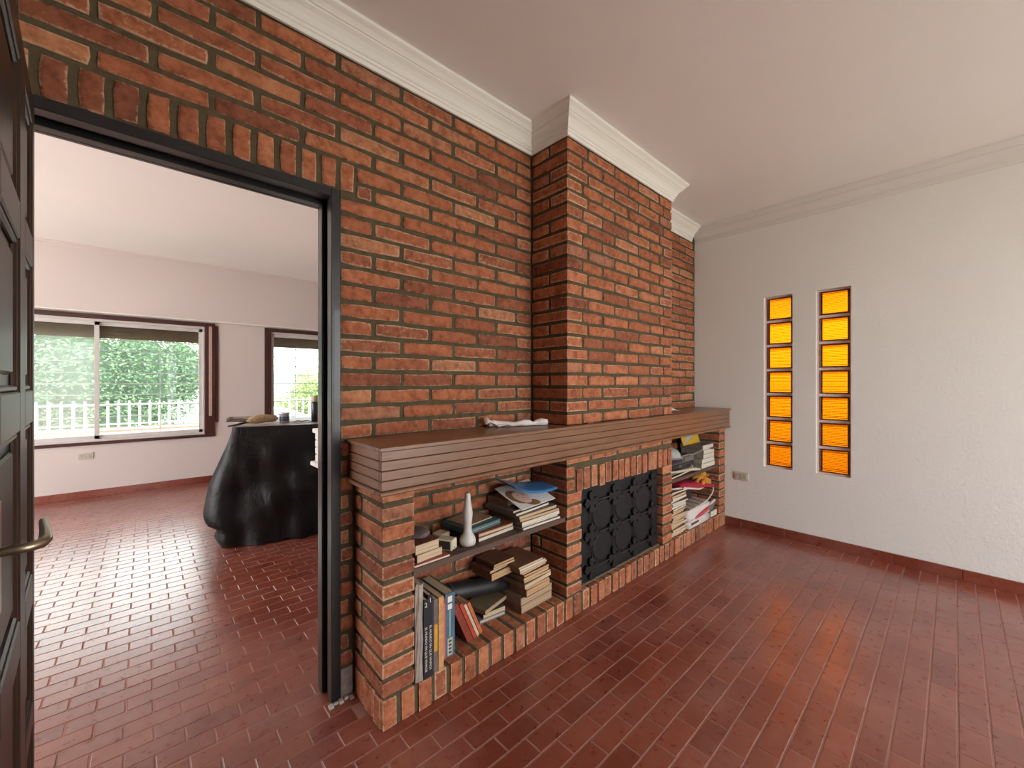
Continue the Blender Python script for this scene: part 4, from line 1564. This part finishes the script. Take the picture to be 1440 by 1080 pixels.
# perimeter in local coords, counter-clockwise from front-left
per = []
for i in range(36):
    per.append((TL * i / 36, 0, 'f'))
for i in range(20):
    per.append((TL, TD * i / 20, 'r'))
for i in range(36):
    per.append((TL - TL * i / 36, TD, 'b'))
for i in range(24):
    per.append((0, TD - TD * i / 24, 'l'))
n = len(per)
rows = []
rn = random.Random(21)
ph = [rn.uniform(0, 6.28) for _ in range(8)]
NV = 26
for j in range(NV + 1):
    v = j / NV
    row = []
    for i, (x, y, s_) in enumerate(per):
        t_ = i / n * 2 * math.pi
        nrm = {'f': (0, -1), 'r': (1, 0), 'b': (0, 1), 'l': (-1, 0)}[s_]
        # outward flare, different on each side
        fl_l = .165 * math.sin(min(1, v / .78) * P2) ** 1.6
        if v > .70:
            fl_l -= .13 * ((v - .70) / .30) ** 1.3
        fl_l -= .05 * math.exp(-((v - .86) / .035) ** 2)
        fl_f = .055 * v
        wl_ = max(0, 1 - x / .22) if s_ in 'fb' else (1 if s_ == 'l' else 0)
        wf_ = max(0, 1 - y / .22) if s_ in 'lr' else (1 if s_ == 'f' else 0)
        ox = -fl_l * wl_ * (.35 if s_ == 'f' else 1) + (.06 * v if s_ == 'r' else 0)
        oy = -fl_f * wf_ + (.06 * v if s_ == 'b' else 0)
        fold = v ** .8 * (.017 * math.sin(t_ * 17 + ph[0] + 2.5 * v) + .012 * math.sin(t_ * 31 + ph[1] - 3 * v) + .012 * math.sin(t_ * 9 + ph[2]))
        fold += v ** .7 * .010 * abs(math.sin(t_ * 23 + 1.7 * math.sin(v * 7 + ph[5]))) + .007 * math.sin(x * 23 - v * 17 + ph[6]) * math.sin(v * math.pi)
        fold += v ** .6 * .014 * (1 - abs(math.sin(t_ * 14 + ph[7] + .9 * math.sin(v * 5)))) ** 3 - .010 * math.exp(-((v - .30 - .35 * x) / .05) ** 2) * (1 if s_ == 'f' else 0)
        fold += .012 * math.sin(x * 9 + v * 13 + ph[3]) * math.sin(v * math.pi)
        rnd_ = .012 * (1 - math.cos(min(1, v / .05) * P2)) if v < .05 else .012
        ox += nrm[0] * (fold + rnd_)
        oy += nrm[1] * (fold + rnd_)
        z = TZ - .010 * min(1, v / .02) - (TZ - .014) * v
        z = max(.004, z + (.010 * math.sin(t_ * 13 + ph[4]) + .008 * math.sin(t_ * 29)) * (1 if j == NV else .3 * v))
        row.append(bm.verts.new((x + ox, y + oy, z)))
    rows.append(row)
for r0, r1 in zip(rows, rows[1:]):
    for k in range(n):
        bm.faces.new((r0[k], r0[(k + 1) % n], r1[(k + 1) % n], r1[k]))
m, nt, b_ = new_mat('black_plastic_sheet')
v_ = coords(nt)
n_ = noise(nt, 7, 7, .62, v_)
n_.inputs['Distortion'].default_value = 1.2
b_.inputs['Base Color'].default_value = (.006, .006, .006, 1)
b_.inputs['Roughness'].default_value = .38
b_.inputs['Specular IOR Level'].default_value = .28
bump(nt, b_, n_.outputs[0], .6, .016)
obj('sheet', bm, m, tbl, smooth=True)
bm = bmesh.new()
bm.faces.new([bm.verts.new((x, y, TZ)) for x, y, s_ in per])
bm.faces.new([bm.verts.new((x, y, TZ - .02)) for x, y, s_ in per])
box(bm, 0.001, TL - .001, .001, TD - .001, TZ - .02, TZ - .0005)
obj('table_top', bm, plain((.22, .20, .19), .45, 0, .25, 8), tbl)
for x in (.08, TL - .08):
    for y in (.08, TD - .08):
        obj('leg', B(x - .025, x + .025, y - .025, y + .025, 0, TZ - .02), plain((.12, .08, .05), .6), tbl)


def on_table(x, y):
    p = TB + ex * x + ey * y
    return (p.x, p.y, TZ + .0006)


tr = thing('tray', 'shallow cardboard tray with a cream edge at the corner of the draped table', 'tray', on_table(-.12, .56), ta)
obj('base', B(0, .40, 0, .23, 0, .006), plain((.05, .035, .03), .7), tr)
obj('edge', boxes([(0, .014, 0, .23, 0, .035), (.386, .40, 0, .23, 0, .035), (0, .40, .216, .23, 0, .035)]), plain((.62, .56, .45), .7), tr)
pp = obj('paper_sheet', B(0, .5, 0, .33, 0, .0015), plain((.46, .40, .37), .8), loc=on_table(.05, .06), rot=(0, 0, ta + .03))
tag(pp, 'pale paper sheet spread under the duster', 'paper')
du = thing('duster', 'beige fluffy hand duster with a dark handle on the draped table', 'duster', on_table(-.005, .045), ta + .60)
bm = tube(bmesh.new(), [(.11, 0, .030), (.14, 0, .038), (.19, 0, .046), (.25, 0, .050), (.31, 0, .048), (.36, 0, .042), (.38, 0, .038)], [.012, .024, .034, .038, .035, .024, .008], 14)
rn = random.Random(5)
for v in bm.verts:
    v.co += Vector((rn.uniform(-.006, .006), rn.uniform(-.006, .006), rn.uniform(-.005, .005)))
    v.co.z = max(v.co.z, .003)
obj('brush', bm, plain((.50, .37, .22), .95, 0, .3, 60, 0, .8), du, smooth=True)
obj('handle', tube(bmesh.new(), [(-.03, 0, .008), (.05, 0, .016), (.13, 0, .032)], [.007, .008, .010], 8), plain((.03, .02, .015), .4), du, smooth=True)
ja = thing('jar', 'small glass jar with bluish contents beside the duster', 'jar', on_table(.362, .20))
gl = plain((.25, .27, .33), .15, 0, .15, 20, .5)
obj('body', lathe(bmesh.new(), [(.034, 0), (.038, .004), (.038, .075), (.034, .080)], 20), gl, ja, smooth=True)
obj('label', lathe(bmesh.new(), [(.0385, .02), (.0388, .021), (.0388, .060), (.0385, .061)], 20), plain((.07, .07, .09), .4), ja, smooth=True)
obj('lid', lathe(bmesh.new(), [(.039, .080), (.040, .082), (.040, .092), (.036, .095)], 20), plain((.5, .5, .5), .35, .5), ja, smooth=True)
wi = obj('wire', tube(bmesh.new(), [on_table(0.430, 0.24), tuple(Vector(on_table(0.466, 0.22)) + Vector((0, 0, .018))), tuple(Vector(on_table(0.502, 0.26)) + Vector((0, 0, .006))), tuple(Vector(on_table(0.538, 0.22)) + Vector((0, 0, .016))), tuple(Vector(on_table(0.574, 0.25)) + Vector((0, 0, .003)))], .004, 6), plain((.12, .11, .11), .5), smooth=True)
tag(wi, 'loose bent wire lying between jar and spray can', 'wire')
ca = thing('spray_can', 'black spray can with a beige cap on the draped table', 'spray can', on_table(.605, .275))
obj('body', lathe(bmesh.new(), [(.026, 0), (.028, .004), (.028, .170), (.024, .184), (.021, .188)], 20), plain((.02, .022, .024), .3, 0, .1, 10, .3), ca, smooth=True)
obj('cap', lathe(bmesh.new(), [(.0265, .183), (.027, .185), (.027, .232), (.025, .237)], 20), plain((.48, .40, .27), .5), ca, smooth=True)

# ================================================================== OUTSIDE
GREEN = plain((.16, .21, .12), .9, 0, .25, 1.5, 0, 0, 'lawn')
gr = obj('lawn', B(-14, 20, YQ + .25, 8.55, -.35, -.25), GREEN)
tag(gr, 'strip of lawn between house and street wall', 'lawn', kind='structure')
gr2 = obj('street', B(-40, 60, 9.0, 60, -1.0, -.72), plain((.30, .30, .29), .9, 0, .12, 2, 0, 0, 'asphalt'))
tag(gr2, 'grey street beyond the fence', 'street', kind='structure')
gr3 = obj('patio', boxes([(-16, FX0 - .16, YB - .2, 8.5, -.35, -.12)]), plain((.74, .72, .68), .9, 0, .06, 1.5, 0, 0, 'bounce_paving'))  # unseen ground made pale to bounce light up to the far ceiling
gr4 = obj('garden', boxes([(-30, 30, -30, YB - .2, -.35, -.2), (XW + .17, 30, YB - .2, 8.5, -.35, -.2)]), plain((.40, .40, .35), .9, 0, .12, 1.5, 0, 0, 'garden_gravel'))
tag(gr4, 'pale gravel garden behind and beside the house', 'garden', kind='structure')
vr = obj('sky_block_roof', B(FX0 - 2.6, FX0 - .15, 1.2, 7.0, 2.56, 2.66), plain((.55, .52, .48), .9, 0, .05, 2, 0, 0, 'sky_block_boards'))  # unseen roof added to block sky light entering the side window
tag(vr, 'unseen roof added to block sky light at the far room side window', 'roof', kind='structure')
tag(gr3, 'unseen pale paving that bounces sunlight into the far room', 'patio', kind='structure')
ww = obj('street_wall', B(-14, 20, 8.62, 8.90, -1.0, .60, .01), plain((.58, .25, .21), .8, 0, .1, 4, 0, 0, 'pink_masonry'))
tag(ww, 'low pink masonry wall under the white picket railing', 'wall', kind='structure')

ev = obj('added_eave', B(XW + .16, XW + 1.0, YB, 6.8, 2.45, 2.6), plain((.12, .08, .06), .9, 0, .1, 3, 0, 0, 'added_eave_boards'))  # unseen eave added to darken upward rays through the glass ribs
tag(ev, 'unseen brown eave added to darken the sky behind the amber glass blocks', 'roof', kind='structure')
gw = obj('added_backdrop_wall', B(6.6, 6.8, -6, 8, -.4, 1.25, .01), plain((.30, .25, .19), .9, 0, .15, 3, 0, 0, 'added_backdrop_tan'))  # added wall, darkens what the lower glass blocks refract
tag(gw, 'plain tan wall added to darken the view through the lower amber glass blocks', 'wall', kind='structure')
PKW = plain((.60, .62, .62), .5, 0, .02, 5, 0, 0, 'white_railing')
fe = thing('railing', 'white picket railing on top of the low pink wall', 'railing', (-2.6, 8.76, .60))
for z in (.055, .36):
    obj('rail', B(-.6, 8.4, .028, .048, z, z + .022), PKW, fe)
pk = bpy.data.meshes.new('picket')
bm = B(-.016, .016, -.012, .028, 0, .40)
box(bm, -.010, .010, -.006, .022, .40, .43)
bm.to_mesh(pk)
bm.free()
pk.materials.append(PKW)
for i in range(74):
    o = bpy.data.objects.new('picket', pk)
    C.objects.link(o)
    o.parent = fe
    o.location = (-.55 + .12 * i, 0, 0)


def leaves(name, label, cat, blobs, count, size, cols3, seed, group=None, trunk=None):
    r_ = random.Random(seed)
    base = blobs[0][0]
    t_ = thing(name, label, cat, (base[0], base[1], -.86), group=group)
    vs, fs, rd = [], [], []
    o0 = Vector((base[0], base[1], -.86))
    tot = sum(b[1][0] * b[1][2] for b in blobs)
    for c, rad in blobs:
        for _ in range(int(count * rad[0] * rad[2] / tot)):
            d = Vector((r_.gauss(0, 1), r_.gauss(0, 1), r_.gauss(0, 1))).normalized()
            k = r_.uniform(.72, 1.04)
            p = Vector((c[0] + d.x * rad[0] * k, c[1] + d.y * rad[1] * k, c[2] + d.z * rad[2] * k)) - o0
            a = Vector((r_.gauss(0, 1), r_.gauss(0, 1), r_.gauss(0, .7))).normalized() * size * r_.uniform(.6, 1.3)
            b2 = a.cross(Vector((r_.gauss(0, 1), r_.gauss(0, 1), r_.gauss(0, 1)))).normalized() * size * .42
            n0 = len(vs)
            vs += [tuple(p - a), tuple(p + b2), tuple(p + a), tuple(p - b2)]
            fs.append((n0, n0 + 1, n0 + 2, n0 + 3))
            rd += [r_.random()] * 4
    me = bpy.data.meshes.new('foliage')
    me.from_pydata(vs, [], fs)
    set_attr(me, 'rnd', rd)
    m, nt, b_ = new_mat('foliage')
    at = N(nt, 'ShaderNodeAttribute', attribute_name='rnd').outputs['Fac']
    nt.links.new(ramp(nt, at, [(0, cols3[0]), (.5, cols3[1]), (1, cols3[2])]), b_.inputs['Base Color'])
    b_.inputs['Roughness'].default_value = .5
    me.materials.append(m)
    o = bpy.data.objects.new('foliage', me)
    C.objects.link(o)
    o.parent = t_
    o['kind'] = 'stuff'
    if trunk:
        obj('trunk', tube(bmesh.new(), [(0, 0, 0), (.05, 0, trunk * .5), (0, 0, trunk)], [.12, .10, .07], 8), plain((.10, .07, .045), .9), t_)
    # solid inner mass so that the crown is not see-through
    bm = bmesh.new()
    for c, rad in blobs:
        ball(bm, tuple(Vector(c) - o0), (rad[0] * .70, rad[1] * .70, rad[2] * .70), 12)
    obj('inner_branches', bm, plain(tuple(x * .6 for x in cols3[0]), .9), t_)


G3 = [(.07, .15, .075), (.13, .25, .12), (.23, .35, .17)]
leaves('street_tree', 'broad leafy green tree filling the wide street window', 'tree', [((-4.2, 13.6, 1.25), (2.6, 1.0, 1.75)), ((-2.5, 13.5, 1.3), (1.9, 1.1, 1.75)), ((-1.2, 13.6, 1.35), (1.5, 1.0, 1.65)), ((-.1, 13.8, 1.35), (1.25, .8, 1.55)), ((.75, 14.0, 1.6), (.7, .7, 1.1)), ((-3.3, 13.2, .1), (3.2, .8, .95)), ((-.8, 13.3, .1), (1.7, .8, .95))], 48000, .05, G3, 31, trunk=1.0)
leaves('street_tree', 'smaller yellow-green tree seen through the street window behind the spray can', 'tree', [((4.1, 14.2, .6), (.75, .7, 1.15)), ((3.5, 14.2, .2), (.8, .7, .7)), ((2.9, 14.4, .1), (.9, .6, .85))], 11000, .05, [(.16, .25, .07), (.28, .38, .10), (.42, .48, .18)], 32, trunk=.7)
# parked car
car = thing('car', 'white car parked in the street behind the railing', 'car', (-.30, 10.4, -.715))
bm = bmesh.new()
prof_ = [(0, .25), (0, .62), (.15, .80), (.95, .92), (1.65, 1.36), (2.9, 1.40), (3.7, .98), (4.1, .92), (4.15, .3)]
f0 = [bm.verts.new((x, 0, z)) for x, z in prof_]
f1 = [bm.verts.new((x, 1.65, z)) for x, z in prof_]
bm.faces.new(f0)
bm.faces.new(f1[::-1])
for i in range(len(prof_)):
    k = (i + 1) % len(prof_)
    bm.faces.new((f0[i], f0[k], f1[k], f1[i]))
obj('body', bm, plain((.80, .82, .83), .25, 0, .02, 2, .6), car)
bm = bmesh.new()
for pts in ([(1.15, .96), (1.72, 1.30), (2.25, 1.32), (2.25, .96)], [(2.33, .96), (2.33, 1.32), (2.85, 1.32), (3.5, .98)]):
    bm.faces.new([bm.verts.new((x, -.006, z)) for x, z in pts])
obj('side_window', bm, plain((.16, .22, .25), .1), car)
for x in (.75, 3.35):
    obj('wheel', tube(bmesh.new(), [(x, -.02, .31), (x, .18, .31)], .31, 20), plain((.03, .03, .03), .7), car)
# pale house across the street
ho = thing('house', 'pale blue-white house across the street seen past the yellow-green tree', 'house', (4.6, 24, -.86))
obj('wall', B(0, 9, 0, 5, 0, 2.6), plain((.62, .72, .76), .8, 0, .03, 2), ho)
bm = bmesh.new()
pr = [(-.3, 2.55), (-.3, 2.75), (4.5, 3.5), (9.3, 2.75), (9.3, 2.55)]
f0 = [bm.verts.new((x, -.4, z)) for x, z in pr]
f1 = [bm.verts.new((x, 5.4, z)) for x, z in pr]
bm.faces.new(f0)
bm.faces.new(f1[::-1])
for i in range(5):
    k = (i + 1) % 5
    bm.faces.new((f0[i], f0[k], f1[k], f1[i]))
obj('roof', bm, plain((.75, .76, .76), .7), ho)
for x in (1.2, 5.5):
    wn = obj('window', B(x, x + 1.6, -.04, .02, .9, 2.0), plain((.75, .76, .76), .5), ho)
    obj('pane', B(x + .1, x + 1.5, -.05, -.03, 1.0, 1.9), plain((.12, .16, .18), .1), wn)
